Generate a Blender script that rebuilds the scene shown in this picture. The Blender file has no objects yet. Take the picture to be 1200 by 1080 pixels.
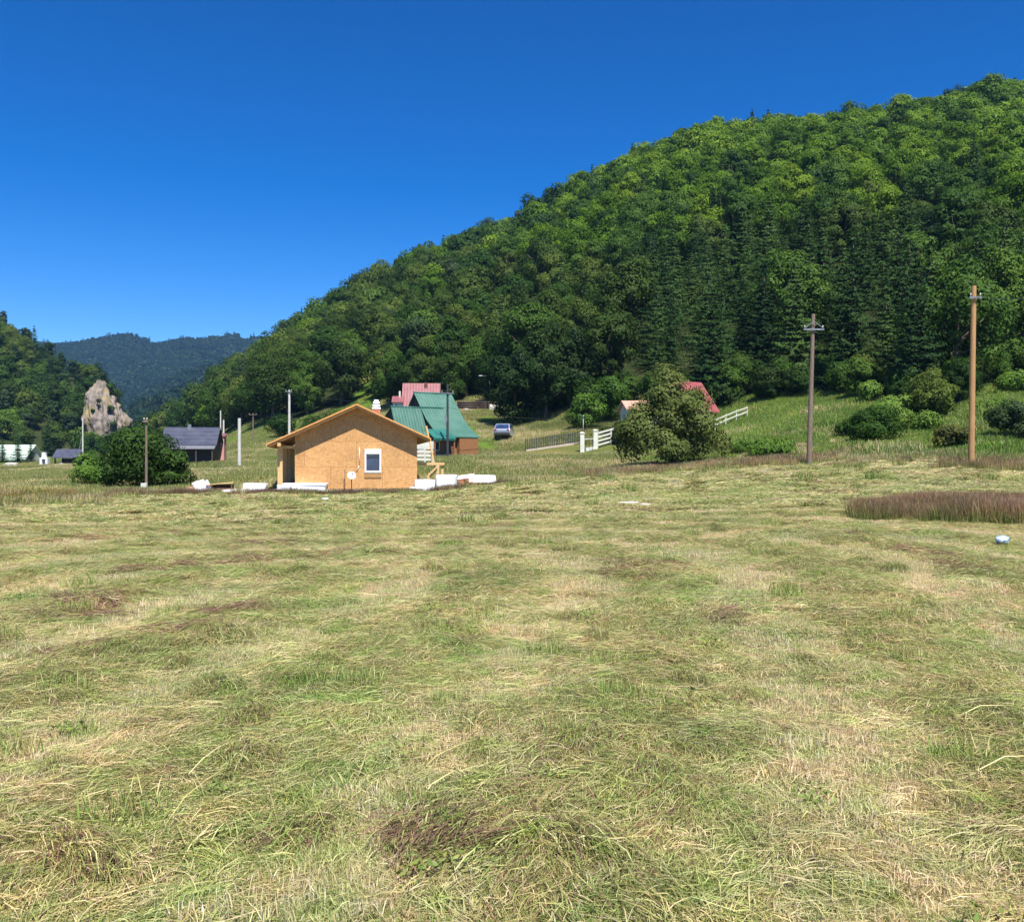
import bpy, math, random
import numpy as np
from mathutils import Vector, Matrix, Euler

R = math.radians
RNG = np.random.default_rng(7)
random.seed(7)
S = bpy.context.scene
COL = S.collection
F = 1100.0                       # focal length in photo pixels (1200 wide)
EYE = 1.6


def W(px, py, Y):
    """world point that the photo shows at (px, py), Y metres ahead"""
    return Vector(((px - 600) / F * Y, Y, EYE - (py - 540) / F * Y))


# ------------------------------------------------------------------ noise
def _hash(ix, iy, seed):
    n = (ix.astype(np.int64) * 374761393 + iy.astype(np.int64) * 668265263 + seed * 974634541) & 0xFFFFFFFF
    n = ((n ^ (n >> 13)) * 1274126177) & 0xFFFFFFFF
    n = n ^ (n >> 16)
    return (n & 0xFFFF) / 65535.0


def vnoise(x, y, scale=1.0, seed=0, octaves=1):
    x = np.asarray(x, float) / scale
    y = np.asarray(y, float) / scale
    out = np.zeros(np.broadcast(x, y).shape)
    amp, tot = 1.0, 0.0
    for o in range(octaves):
        ix, iy = np.floor(x), np.floor(y)
        fx, fy = x - ix, y - iy
        fx = fx * fx * (3 - 2 * fx)
        fy = fy * fy * (3 - 2 * fy)
        a = _hash(ix, iy, seed + o)
        b = _hash(ix + 1, iy, seed + o)
        c = _hash(ix, iy + 1, seed + o)
        d = _hash(ix + 1, iy + 1, seed + o)
        out = out + amp * ((a * (1 - fx) + b * fx) * (1 - fy) + (c * (1 - fx) + d * fx) * fy)
        tot += amp
        amp *= 0.5
        x, y = x * 2.03 + 17.1, y * 2.03 + 9.7
    return out / tot


def sstep(a, b, v):
    t = np.clip((v - a) / (b - a), 0, 1)
    return t * t * (3 - 2 * t)


# ------------------------------------------------------------------ terrain
# for each direction (photo column): (distance, photo row of the bare ground)
TAB = {
    -900: [(30, 597), (80, 555), (180, 545), (215, 540), (330, 360), (460, 470), (700, 536)],
    -300: [(30, 598), (80, 556), (180, 545), (222, 540), (330, 372), (460, 480), (700, 536)],
    0: [(30, 598), (45, 579), (80, 556), (140, 549), (200, 545), (225, 540), (330, 394), (450, 500), (700, 536)],
    60: [(30, 598), (46, 578), (80, 554), (140, 548), (200, 545), (235, 540), (330, 436), (450, 510), (700, 536)],
    110: [(30, 598), (50, 577), (80, 553), (140, 548), (230, 543), (270, 535), (322, 440), (420, 520), (700, 536)],
    132: [(30, 598), (50, 577), (80, 552), (140, 547), (230, 542), (270, 537), (320, 470), (420, 530), (700, 536)],
    160: [(30, 598), (50, 576), (80, 548), (140, 545), (270, 538), (330, 534), (700, 535)],
    180: [(30, 598), (50, 576), (60, 562), (85, 545), (130, 541), (290, 533), (340, 508), (420, 525), (700, 534)],
    250: [(30, 598), (50, 575), (60, 560), (85, 541), (130, 530), (210, 522), (320, 468), (420, 520), (700, 534)],
    330: [(30, 598), (46, 577.5), (60, 560), (85, 541), (110, 526), (145, 503), (305, 418), (420, 510), (700, 530)],
    420: [(30, 598), (46, 577), (60, 553), (90, 523), (130, 497), (150, 474), (302, 365), (420, 480), (700, 520)],
    500: [(30, 598), (46, 575), (60, 549), (80, 534), (110, 487), (130, 470), (300, 318), (420, 450), (700, 520)],
    580: [(30, 596), (50, 561), (80, 533), (98, 511), (115, 482), (128, 469), (300, 280), (420, 430), (700, 520)],
    640: [(30, 594), (50, 559), (80, 530), (100, 500), (108, 492), (300, 255), (420, 420), (700, 520)],
    700: [(30, 592), (50, 557), (80, 530), (100, 490), (300, 225), (420, 400), (700, 520)],
    780: [(30, 590), (50, 554), (80, 520), (95, 487), (300, 192), (420, 380), (700, 520)],
    850: [(30, 587), (48, 551), (70, 520), (92, 479), (300, 172), (420, 370), (700, 520)],
    950: [(30, 582), (48, 546), (60, 522), (88, 461), (300, 158), (420, 360), (700, 520)],
    1040: [(30, 579), (45, 544), (60, 515), (80, 456), (300, 148), (420, 350), (700, 520)],
    1100: [(30, 577), (42, 546), (55, 525), (76, 476), (95, 440), (300, 140), (420, 340), (700, 520)],
    1140: [(30, 576), (41, 549), (52, 522), (85, 441), (300, 126), (420, 330), (700, 520)],
    1200: [(30, 576), (41, 552), (50, 530), (85, 435), (300, 124), (420, 330), (700, 520)],
    1500: [(30, 575), (41, 550), (50, 525), (80, 440), (300, 110), (420, 330), (700, 520)],
    2000: [(30, 574), (41, 550), (50, 525), (80, 440), (300, 110), (420, 330), (700, 520)],
}
TG = np.linspace(-1.3, 1.3, 521)
LG = np.linspace(math.log(1.5), math.log(4000), 420)
_YG = np.exp(LG)
_cols = []
for px, kn in TAB.items():
    ys = [1.5, 8] + [k[0] for k in kn] + [1000, 4000]
    zs = [0, 0.0] + [EYE - (k[1] - 540) / F * k[0] for k in kn] + [4, 4]
    _cols.append(np.interp(_YG, ys, zs))
_cols = np.array(_cols)
_tp = (np.array(list(TAB.keys()), float) - 600) / F
ZT = np.array([np.interp(TG, _tp, _cols[:, j]) for j in range(len(LG))])    # [Y, t]
for _ in range(3):
    ZT[1:-1] = (ZT[:-2] + 2 * ZT[1:-1] + ZT[2:]) / 4
    ZT[:, 1:-1] = (ZT[:, :-2] + 2 * ZT[:, 1:-1] + ZT[:, 2:]) / 4


def _tab(arr, x, y):
    Y = np.maximum(np.asarray(y, float), 1.5)
    t = np.clip(np.asarray(x, float) / Y, -1.299, 1.299)
    fi = (np.log(Y) - LG[0]) / (LG[1] - LG[0])
    fj = (t - TG[0]) / (TG[1] - TG[0])
    i = np.clip(fi.astype(int), 0, len(LG) - 2)
    j = np.clip(fj.astype(int), 0, len(TG) - 2)
    a, b = np.clip(fi - i, 0, 1), fj - j
    return (arr[i, j] * (1 - a) * (1 - b) + arr[i + 1, j] * a * (1 - b) + arr[i, j + 1] * (1 - a) * b + arr[i + 1, j + 1] * a * b)


def field_edge(x, y):
    """distance along Y where the mown part ends, per direction"""
    Y = np.maximum(np.asarray(y, float), 1.5)
    px = 600 + F * np.asarray(x, float) / Y
    return np.interp(px, [-600, 0, 100, 150, 230, 600, 690, 760, 850, 950, 1100, 1200, 1800],
                     [30, 31, 37, 42, 43.5, 43.5, 47, 48.5, 48.5, 48.5, 45, 43, 43])


# mowing: the swaths run away from the camera and turn left at the far end
def swath_sd(x, y):
    x = np.asarray(x, float)
    y = np.asarray(y, float)
    cx, y0, y1 = -5.9, -8.0, 12.5
    yy = np.clip(y, y0, y1)
    return np.hypot(x - cx - 0.2 * yy, y - yy)


SPC = 2.2


def swath_phase(x, y):
    d = swath_sd(x, y) + 0.40 * (vnoise(x, y, 3.2, 3, 2) - 0.5)
    return (d / SPC) % 1.0


def swath_uv(x, y):
    x = np.asarray(x, float)
    y = np.asarray(y, float)
    d = swath_sd(x, y)
    cx = -5.9 + .2 * 12.5
    al = np.where(y <= 12.5, y, 12.5 + d * np.arctan2(y - 12.5, np.abs(x - cx)))
    al = np.where((y > 12.5) & (x < cx), 12.5 + d * (np.pi - np.arctan2(y - 12.5, cx - x)), al)
    return d + .5 * (vnoise(x, y, 2.5, 6, 2) - .5), al


def swnoise(x, y, across, along, seed, octv=2):
    u, v = swath_uv(x, y)
    return vnoise(u / across, v / along, 1.0, seed, octv)


def swath_dir(x, y):
    e = 0.05
    gx = swath_sd(np.asarray(x) + e, y) - swath_sd(np.asarray(x) - e, y)
    gy = swath_sd(x, np.asarray(y) + e) - swath_sd(x, np.asarray(y) - e)
    return np.arctan2(gx, -gy)


def ground(x, y):
    x = np.asarray(x, float)
    y = np.asarray(y, float)
    z = _tab(ZT, x, y)
    r = np.hypot(x, y)
    near = 1 - sstep(30, 55, r)
    ph = swath_phase(x, y)
    ridge = np.exp(-((ph - 0.5) / 0.2) ** 2)
    z = z + near * (0.035 * ridge + 0.055 * (vnoise(x, y, 0.9, 11, 2) - 0.5) + 0.05 * (vnoise(x, y, 0.35, 13, 1) - 0.5) * (1 - sstep(9, 16, r)) + 0.16 * (vnoise(x, y, 4.5, 12) - 0.5))
    z = z + sstep(48, 70, r) * (1 - sstep(900, 1500, r)) * (0.5 * (vnoise(x, y, 6, 21, 2) - 0.5) + 1.0 * (vnoise(x, y, 25, 22) - 0.5)) * sstep(60, 110, r)
    z = z + sstep(140, 220, r) * (1 - sstep(500, 800, r)) * 7 * (vnoise(x, y, 45, 31, 2) - 0.5)
    return z


def G(x, y):
    return float(ground(np.array([x]), np.array([y]))[0])


def on_ground(px, Y):
    x = (px - 600) / F * Y
    return Vector((x, Y, G(x, Y)))


def hit(px, py, y0=2.0, y1=200.0):
    """where the sight line of a photo point meets the ground"""
    Y = np.linspace(y0, y1, 4000)
    zz = EYE - (py - 540) / F * Y
    d = zz - ground((px - 600) / F * Y, Y)
    i = int(np.argmax(d < 0)) if (d < 0).any() else len(Y) - 1
    return Vector(((px - 600) / F * Y[i], Y[i], G((px - 600) / F * Y[i], Y[i])))


# ------------------------------------------------------------------ scene helpers
def link(o, parent=None):
    COL.objects.link(o)
    if parent is not None:
        o.parent = parent
    return o


def tag(o, label=None, cat=None, group=None, kind=None):
    if label:
        n = len(label.split())
        if n < 4 or n > 16:
            print('LABEL LENGTH', n, label)
        o['label'] = label
    if cat:
        o['category'] = cat
    if group:
        o['group'] = group
    if kind:
        o['kind'] = kind
    return o


def empty(name, loc, rz=0.0, label=None, cat=None, group=None):
    o = bpy.data.objects.new(name, None)
    o.empty_display_size = 0.3
    o.location = loc
    o.rotation_euler = (0, 0, rz)
    link(o)
    return tag(o, label, cat, group)


def mesh_np(name, verts, faces, mats, cols=None, smooth=False, attrs=None):
    """verts Nx3, faces list of arrays (each M x k); cols Nx3 point colour"""
    me = bpy.data.meshes.new(name)
    verts = np.asarray(verts, np.float32)
    me.vertices.add(len(verts))
    me.vertices.foreach_set('co', verts.ravel())
    loops, starts, pos = [], [], 0
    for f in faces:
        f = np.asarray(f, np.int32)
        if len(f) == 0:
            continue
        k = f.shape[1]
        loops.append(f.ravel())
        starts.append(pos + np.arange(len(f)) * k)
        pos += f.size
    if loops:
        lo = np.concatenate(loops).astype(np.int32)
        st = np.concatenate(starts).astype(np.int32)
        me.loops.add(len(lo))
        me.loops.foreach_set('vertex_index', lo)
        me.polygons.add(len(st))
        me.polygons.foreach_set('loop_start', st)
        if smooth:
            me.polygons.foreach_set('use_smooth', np.ones(len(st), bool))
    if cols is not None:
        a = me.attributes.new('Col', 'FLOAT_COLOR', 'POINT')
        c = np.ones((len(verts), 4), np.float32)
        c[:, :3] = cols
        a.data.foreach_set('color', c.ravel())
    for an, (typ, dat) in (attrs or {}).items():
        a = me.attributes.new(an, typ, 'POINT')
        key = 'vector' if typ == 'FLOAT_VECTOR' else 'value'
        a.data.foreach_set(key, np.ascontiguousarray(dat).ravel())
    for m in mats:
        me.materials.append(m)
    me.update()
    me.validate()
    return me


class MB:
    """collects solid shapes for one mesh object"""

    def __init__(self):
        self.v, self.f, self.m = [], [], []

    def add(self, verts, faces, mi=0):
        b = len(self.v)
        self.v += [tuple(p) for p in verts]
        self.f += [tuple(b + i for i in f) for f in faces]
        self.m += [mi] * len(faces)
        return self

    def box(self, c, s, rz=0.0, rot=None, mi=0, jit=0.0, taper=0.0):
        M = (rot if rot is not None else Euler((0, 0, rz))).to_matrix()
        h = Vector(s) / 2
        vs = []
        for dz in (-1, 1):
            for dx, dy in ((-1, -1), (1, -1), (1, 1), (-1, 1)):
                k = 1 - taper if dz > 0 else 1
                p = Vector((dx * h.x * k, dy * h.y * k, dz * h.z))
                if jit:
                    p += Vector((random.uniform(-jit, jit), random.uniform(-jit, jit), random.uniform(-jit, jit)))
                vs.append(Vector(c) + M @ p)
        return self.add(vs, [(3, 2, 1, 0), (4, 5, 6, 7), (0, 1, 5, 4), (1, 2, 6, 5), (2, 3, 7, 6), (3, 0, 4, 7)], mi)

    def bar(self, a, b, w, h=None, mi=0):
        a, b = Vector(a), Vector(b)
        d = b - a
        q = d.to_track_quat('X', 'Z')
        return self.box((a + b) / 2, (d.length, w, h or w), rot=q, mi=mi)

    def prism(self, poly, d, M=None, mi=0):
        """poly in local (x,z); extruded from y=d[0] to y=d[1]"""
        n = len(poly)
        vs = [Vector((p[0], d[0], p[1])) for p in poly] + [Vector((p[0], d[1], p[1])) for p in poly]
        if M is not None:
            vs = [M @ v for v in vs]
        fs = [tuple(range(n)), tuple(range(2 * n - 1, n - 1, -1))]
        fs += [(i + n, (i + 1) % n + n, (i + 1) % n, i) for i in range(n)]
        return self.add(vs, fs, mi)

    def tube(self, pts, rad, n=10, mi=0, cap=True):
        pts = [Vector(p) for p in pts]
        rad = rad if isinstance(rad, (list, tuple)) else [rad] * len(pts)
        vs, fs = [], []
        for i, p in enumerate(pts):
            d = (pts[min(i + 1, len(pts) - 1)] - pts[max(i - 1, 0)]).normalized()
            u = d.cross(Vector((0.31, 0.95, 0.12)))
            if u.length < 0.1:
                u = d.cross(Vector((1, 0, 0)))
            u.normalize()
            w = d.cross(u)
            for k in range(n):
                a = 2 * math.pi * k / n
                vs.append(p + (u * math.cos(a) + w * math.sin(a)) * rad[i])
        for i in range(len(pts) - 1):
            for k in range(n):
                fs.append((i * n + k, i * n + (k + 1) % n, (i + 1) * n + (k + 1) % n, (i + 1) * n + k))
        if cap:
            fs.append(tuple(range(n - 1, -1, -1)))
            fs.append(tuple((len(pts) - 1) * n + k for k in range(n)))
        return self.add(vs, fs, mi)

    def lathe(self, c, prof, n=24, mi=0, rot=None):
        """prof list of (r,z)"""
        M = rot.to_matrix() if rot is not None else Matrix.Identity(3)
        vs, fs = [], []
        for r, z in prof:
            for k in range(n):
                a = 2 * math.pi * k / n
                vs.append(Vector(c) + M @ Vector((r * math.cos(a), r * math.sin(a), z)))
        for i in range(len(prof) - 1):
            for k in range(n):
                fs.append((i * n + k, i * n + (k + 1) % n, (i + 1) * n + (k + 1) % n, (i + 1) * n + k))
        return self.add(vs, fs, mi)

    def build(self, name, mats, parent=None, smooth=False, bevel=0.0, seg=2):
        me = bpy.data.meshes.new(name)
        me.from_pydata([tuple(v) for v in self.v], [], self.f)
        mats = mats if isinstance(mats, (list, tuple)) else [mats]
        for m in mats:
            me.materials.append(m)
        me.polygons.foreach_set('material_index', self.m)
        if smooth:
            me.polygons.foreach_set('use_smooth', [True] * len(self.f))
        me.update()
        import bmesh
        bm = bmesh.new()
        bm.from_mesh(me)
        bmesh.ops.recalc_face_normals(bm, faces=bm.faces)
        if bevel > 0:
            bmesh.ops.bevel(bm, geom=list(bm.edges), offset=bevel, segments=seg, affect='EDGES', profile=0.5)
        bm.to_mesh(me)
        bm.free()
        o = bpy.data.objects.new(name, me)
        return link(o, parent)


# ------------------------------------------------------------------ materials
def nodes(name):
    m = bpy.data.materials.new(name)
    m.use_nodes = True
    nt = m.node_tree
    nt.nodes.clear()
    out = nt.nodes.new('ShaderNodeOutputMaterial')
    return m, nt, out


def N(nt, typ, **kw):
    n = nt.nodes.new(typ)
    for k, v in kw.items():
        if k.startswith('i_'):
            n.inputs[k[2:].replace('_', ' ')].default_value = v
        else:
            setattr(n, k, v)
    return n


def ramp(nt, stops, fac):
    r = nt.nodes.new('ShaderNodeValToRGB')
    e = r.color_ramp.elements
    e[0].position, e[0].color = stops[0][0], (*stops[0][1], 1)
    e[1].position, e[1].color = stops[-1][0], (*stops[-1][1], 1)
    for p, c in stops[1:-1]:
        x = e.new(p)
        x.color = (*c, 1)
    nt.links.new(fac, r.inputs[0])
    return r.outputs[0]


def mixc(nt, fac, a, b, blend='MIX'):
    m = nt.nodes.new('ShaderNodeMix')
    m.data_type = 'RGBA'
    m.blend_type = blend
    for s, v in ((0, fac), (6, a), (7, b)):
        if hasattr(v, 'links') or hasattr(v, 'is_linked'):
            nt.links.new(v, m.inputs[s])
        elif isinstance(v, (int, float)):
            m.inputs[s].default_value = v
        else:
            m.inputs[s].default_value = (*v, 1)
    return m.outputs[2]


def noise_fac(nt, scale, detail=4, coord='Object', vec_scale=None, rough=0.6):
    tc = nt.nodes.new('ShaderNodeTexCoord')
    src = tc.outputs[coord]
    if coord == 'World':
        src = None
    if vec_scale:
        mp = nt.nodes.new('ShaderNodeMapping')
        mp.inputs['Scale'].default_value = vec_scale
        nt.links.new(src, mp.inputs[0])
        src = mp.outputs[0]
    n = N(nt, 'ShaderNodeTexNoise', i_Scale=scale, i_Detail=detail, i_Roughness=rough)
    nt.links.new(src, n.inputs['Vector'])
    return n.outputs['Fac']


def world_noise(nt, scale, detail=3, vec_scale=None):
    g = nt.nodes.new('ShaderNodeNewGeometry')
    src = g.outputs['Position']
    if vec_scale:
        mp = nt.nodes.new('ShaderNodeMapping')
        mp.inputs['Scale'].default_value = vec_scale
        nt.links.new(src, mp.inputs[0])
        src = mp.outputs[0]
    n = N(nt, 'ShaderNodeTexNoise', i_Scale=scale, i_Detail=detail)
    nt.links.new(src, n.inputs['Vector'])
    return n.outputs['Fac']


def surf(name, c1, c2, scale=6, rough=0.7, vec_scale=None, bump=0.0, metal=0.0, spec=0.4, detail=5, c3=None):
    """two/three-tone procedural surface"""
    m, nt, out = nodes(name)
    f = noise_fac(nt, scale, detail, 'Object', vec_scale)
    st = [(0.3, c1), (0.7, c2)] if c3 is None else [(0.28, c1), (0.5, c2), (0.72, c3)]
    c = ramp(nt, st, f)
    b = N(nt, 'ShaderNodeBsdfPrincipled', i_Roughness=rough, i_Metallic=metal)
    b.inputs['Specular IOR Level'].default_value = spec
    nt.links.new(c, b.inputs['Base Color'])
    if bump:
        bp = N(nt, 'ShaderNodeBump', i_Strength=bump, i_Distance=0.02)
        nt.links.new(f, bp.inputs['Height'])
        nt.links.new(bp.outputs[0], b.inputs['Normal'])
    nt.links.new(b.outputs[0], out.inputs[0])
    return m


def leaf_mat(name, dark, mid, light, trans=0.17, patch=0.06):
    """foliage: colour from a per-leaf value, the plant's own random value and slow noise"""
    m, nt, out = nodes(name)
    at = N(nt, 'ShaderNodeAttribute', attribute_name='Col')
    oi = nt.nodes.new('ShaderNodeObjectInfo')
    wn = world_noise(nt, patch, 2)
    a = N(nt, 'ShaderNodeMath', operation='MULTIPLY_ADD')
    nt.links.new(at.outputs['Fac'], a.inputs[0])
    a.inputs[1].default_value = 0.55
    b = N(nt, 'ShaderNodeMath', operation='MULTIPLY_ADD')
    nt.links.new(oi.outputs['Random'], b.inputs[0])
    b.inputs[1].default_value = 0.62
    b.inputs[2].default_value = -0.34
    nt.links.new(b.outputs[0], a.inputs[2])
    d = N(nt, 'ShaderNodeMath', operation='MULTIPLY_ADD')
    nt.links.new(wn, d.inputs[0])
    d.inputs[1].default_value = 0.5
    nt.links.new(a.outputs[0], d.inputs[2])
    c = ramp(nt, [(0.1, dark), (0.5, mid), (0.95, light)], d.outputs[0])
    p = N(nt, 'ShaderNodeBsdfPrincipled', i_Roughness=0.55)
    p.inputs['Specular IOR Level'].default_value = 0.10
    nt.links.new(c, p.inputs['Base Color'])
    t = nt.nodes.new('ShaderNodeBsdfTranslucent')
    tc = mixc(nt, 1.0, c, (1.0, 1.0, 0.55), 'MULTIPLY')
    nt.links.new(tc, t.inputs['Color'])
    mx = nt.nodes.new('ShaderNodeMixShader')
    mx.inputs[0].default_value = trans
    nt.links.new(p.outputs[0], mx.inputs[1])
    nt.links.new(t.outputs[0], mx.inputs[2])
    nt.links.new(mx.outputs[0], out.inputs[0])
    return m


def blade_mat(name, tint=(1, 1, 1), trans=0.2, patch=0.5, lo=0.75, hi=1.2):
    """grass blades: own colour (attribute) with slow drifts of greener and drier growth"""
    m, nt, out = nodes(name)
    at = N(nt, 'ShaderNodeAttribute', attribute_name='Col')
    wn = world_noise(nt, patch, 3)
    c0 = ramp(nt, [(0.3, (lo * 0.92, lo * 1.04, lo * 0.9)), (0.7, (hi * 1.04, hi * 0.97, hi * 0.98))], wn)
    c = mixc(nt, 1.0, at.outputs['Color'], c0, 'MULTIPLY')
    w2 = world_noise(nt, patch * 5.5, 2)
    c2 = ramp(nt, [(0.32, (.86, 1.0, .74)), (0.5, (1, 1, 1)), (0.68, (1.10, 1.0, .98))], w2)
    c = mixc(nt, 1.0, c, c2, 'MULTIPLY')
    c = mixc(nt, 1.0, c, tint, 'MULTIPLY')
    p = N(nt, 'ShaderNodeBsdfPrincipled', i_Roughness=0.5)
    p.inputs['Specular IOR Level'].default_value = 0.3
    nt.links.new(c, p.inputs['Base Color'])
    t = nt.nodes.new('ShaderNodeBsdfTranslucent')
    nt.links.new(c, t.inputs['Color'])
    mx = nt.nodes.new('ShaderNodeMixShader')
    mx.inputs[0].default_value = trans
    nt.links.new(p.outputs[0], mx.inputs[1])
    nt.links.new(t.outputs[0], mx.inputs[2])
    nt.links.new(mx.outputs[0], out.inputs[0])
    return m


def osb_mat(name):
    m, nt, out = nodes(name)
    tc = nt.nodes.new('ShaderNodeTexCoord')
    v = N(nt, 'ShaderNodeTexVoronoi', i_Scale=13.0)
    mp = nt.nodes.new('ShaderNodeMapping')
    mp.inputs['Scale'].default_value = (1.0, 1.0, 1.7)
    mp.inputs['Rotation'].default_value = (0, 0.5, 0)
    nz = N(nt, 'ShaderNodeTexNoise', i_Scale=3.0, i_Detail=2)
    nt.links.new(tc.outputs['Object'], nz.inputs['Vector'])
    ad = N(nt, 'ShaderNodeVectorMath', operation='ADD')
    nt.links.new(tc.outputs['Object'], ad.inputs[0])
    nt.links.new(nz.outputs['Color'], ad.inputs[1])
    nt.links.new(ad.outputs[0], mp.inputs[0])
    nt.links.new(mp.outputs[0], v.inputs['Vector'])
    sp = nt.nodes.new('ShaderNodeSeparateColor')
    nt.links.new(v.outputs['Color'], sp.inputs[0])
    c = ramp(nt, [(0.0, (0.36, 0.165, 0.05)), (0.35, (0.53, 0.275, 0.095)), (0.7, (0.60, 0.33, 0.12)), (1.0, (0.68, 0.41, 0.17))], sp.outputs[0])
    v2 = N(nt, 'ShaderNodeTexVoronoi', i_Scale=34.0)
    nt.links.new(mp.outputs[0], v2.inputs['Vector'])
    sp2 = nt.nodes.new('ShaderNodeSeparateColor')
    nt.links.new(v2.outputs['Color'], sp2.inputs[0])
    c = mixc(nt, 0.35, c, ramp(nt, [(0.0, (0.32, 0.14, 0.04)), (1.0, (0.70, 0.42, 0.18))], sp2.outputs[1]))
    # board joints every 1.25 m across and 2.5 m up
    br = N(nt, 'ShaderNodeTexBrick', offset=0.5, i_Scale=1.0)
    br.inputs['Mortar Size'].default_value = 0.008
    br.inputs['Brick Width'].default_value = 2.5
    br.inputs['Row Height'].default_value = 1.25
    br.inputs['Color1'].default_value = (1, 1, 1, 1)
    br.inputs['Color2'].default_value = (0.9, 0.88, 0.86, 1)
    br.inputs['Mortar'].default_value = (0.5, 0.42, 0.35, 1)
    sx = nt.nodes.new('ShaderNodeSeparateXYZ')
    cx = nt.nodes.new('ShaderNodeCombineXYZ')
    nt.links.new(tc.outputs['Object'], sx.inputs[0])
    nt.links.new(sx.outputs['X'], cx.inputs['X'])
    nt.links.new(sx.outputs['Z'], cx.inputs['Y'])
    nt.links.new(cx.outputs[0], br.inputs['Vector'])
    c = mixc(nt, 1.0, c, br.outputs['Color'], 'MULTIPLY')
    c = mixc(nt, 1.0, c, ramp(nt, [(.3, (.86, .84, .82)), (.5, (1.06, 1.06, 1.05)), (.75, (1.13, 1.12, 1.10))], noise_fac(nt, .8, 4)), 'MULTIPLY')
    b = N(nt, 'ShaderNodeBsdfPrincipled', i_Roughness=0.65)
    nt.links.new(c, b.inputs['Base Color'])
    nt.links.new(b.outputs[0], out.inputs[0])
    return m


def rib_mat(name, c1, c2, rough=0.4, step=0.25, along='X', metal=0.0, rows=None):
    """sheet-metal roof: ribs (and optionally tile rows) as bump, faded paint as noise"""
    m, nt, out = nodes(name)
    f = noise_fac(nt, 1.2, 6)
    c = ramp(nt, [(0.3, c1), (0.7, c2)], f)
    tc = nt.nodes.new('ShaderNodeTexCoord')
    w = N(nt, 'ShaderNodeTexWave', bands_direction=along, i_Scale=0.314 / step)
    w.wave_profile = 'SIN'
    nt.links.new(tc.outputs['Object'], w.inputs['Vector'])
    st = ramp(nt, [(0.0, (0.78, 0.78, 0.78)), (0.25, (1, 1, 1))], w.outputs['Fac'])
    c = mixc(nt, 1.0, c, st, 'MULTIPLY')
    bp = N(nt, 'ShaderNodeBump', i_Strength=0.6, i_Distance=0.03)
    nt.links.new(w.outputs['Fac'], bp.inputs['Height'])
    b = N(nt, 'ShaderNodeBsdfPrincipled', i_Roughness=rough, i_Metallic=metal)
    nt.links.new(c, b.inputs['Base Color'])
    nt.links.new(bp.outputs[0], b.inputs['Normal'])
    nt.links.new(b.outputs[0], out.inputs[0])
    return m


def plank_mat(name, c1, c2, gap=(0.1, 0.06, 0.03), row=0.18, rough=0.7):
    m, nt, out = nodes(name)
    tc = nt.nodes.new('ShaderNodeTexCoord')
    f = noise_fac(nt, 3.0, 5, 'Object', (1.0, 1.0, 9.0))
    c = ramp(nt, [(0.3, c1), (0.7, c2)], f)
    w = N(nt, 'ShaderNodeTexWave', bands_direction='Z', i_Scale=0.314 / row)
    w.wave_profile = 'SAW'
    nt.links.new(tc.outputs['Object'], w.inputs['Vector'])
    g = ramp(nt, [(0.0, (0, 0, 0)), (0.09, (1, 1, 1))], w.outputs['Fac'])
    c = mixc(nt, g, gap, c)
    b = N(nt, 'ShaderNodeBsdfPrincipled', i_Roughness=rough)
    nt.links.new(c, b.inputs['Base Color'])
    nt.links.new(b.outputs[0], out.inputs[0])
    return m


def glass_mat(name, c=(0.03, 0.05, 0.09)):
    m, nt, out = nodes(name)
    f = noise_fac(nt, 1.5, 2)
    cc = ramp(nt, [(0.35, tuple(x * 0.6 for x in c)), (0.7, tuple(x * 1.5 for x in c))], f)
    b = N(nt, 'ShaderNodeBsdfPrincipled', i_Roughness=0.06)
    b.inputs['Specular IOR Level'].default_value = 0.7
    nt.links.new(cc, b.inputs['Base Color'])
    nt.links.new(b.outputs[0], out.inputs[0])
    return m


M = {}
M['osb'] = osb_mat('osb_board')
M['lumber'] = surf('fresh_lumber', (0.50, 0.31, 0.12), (0.68, 0.46, 0.22), 4, 0.65, (1, 1, 6))
M['fascia'] = surf('roof_lath', (0.55, 0.23, 0.06), (0.74, 0.37, 0.12), 3, 0.6, (4, 1, 1))
M['felt'] = surf('roof_felt', (0.10, 0.035, 0.025), (0.19, 0.075, 0.05), 2, 0.85)
M['concrete'] = surf('pale_concrete', (0.38, 0.31, 0.25), (0.55, 0.47, 0.40), 3, 0.9, bump=0.2)
M['concrete_pole'] = surf('concrete_pole', (0.46, 0.44, 0.39), (0.62, 0.60, 0.54), 3, 0.85)
M['white'] = surf('white_plastic', (0.74, 0.74, 0.74), (0.84, 0.84, 0.84), 3, 0.45)
M['foam'] = surf('foam_board', (0.74, 0.73, 0.74), (0.86, 0.85, 0.86), 7, 0.9)
M['sack'] = surf('woven_sack', (0.66, 0.67, 0.71), (0.86, 0.86, 0.88), 5, 0.7, bump=0.4)
M['cream'] = surf('cream_paint', (0.54, 0.54, 0.45), (0.68, 0.68, 0.58), 2.5, 0.7)
M['dark_wood'] = plank_mat('dark_planks', (0.035, 0.025, 0.02), (0.075, 0.05, 0.036), (0.012, 0.01, 0.008))
M['brown_planks'] = plank_mat('brown_planks', (0.20, 0.085, 0.03), (0.33, 0.15, 0.055), row=0.2)
M['green_roof'] = rib_mat('green_sheet_roof', (0.052, 0.145, 0.102), (0.092, 0.200, 0.150), 0.45, 0.28)
M['green_dark'] = rib_mat('dark_green_sheet', (0.02, 0.13, 0.10), (0.035, 0.18, 0.14), 0.45, 0.28)
M['red_roof'] = rib_mat('faded_red_roof', (0.215, 0.070, 0.075), (0.285, 0.108, 0.110), 0.5, 0.35)
M['red_roof2'] = rib_mat('bright_red_roof', (0.24, 0.052, 0.056), (0.33, 0.09, 0.09), 0.5, 0.35)
M['salmon_roof'] = rib_mat('salmon_roof', (0.55, 0.28, 0.20), (0.66, 0.37, 0.27), 0.6, 0.35)
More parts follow.
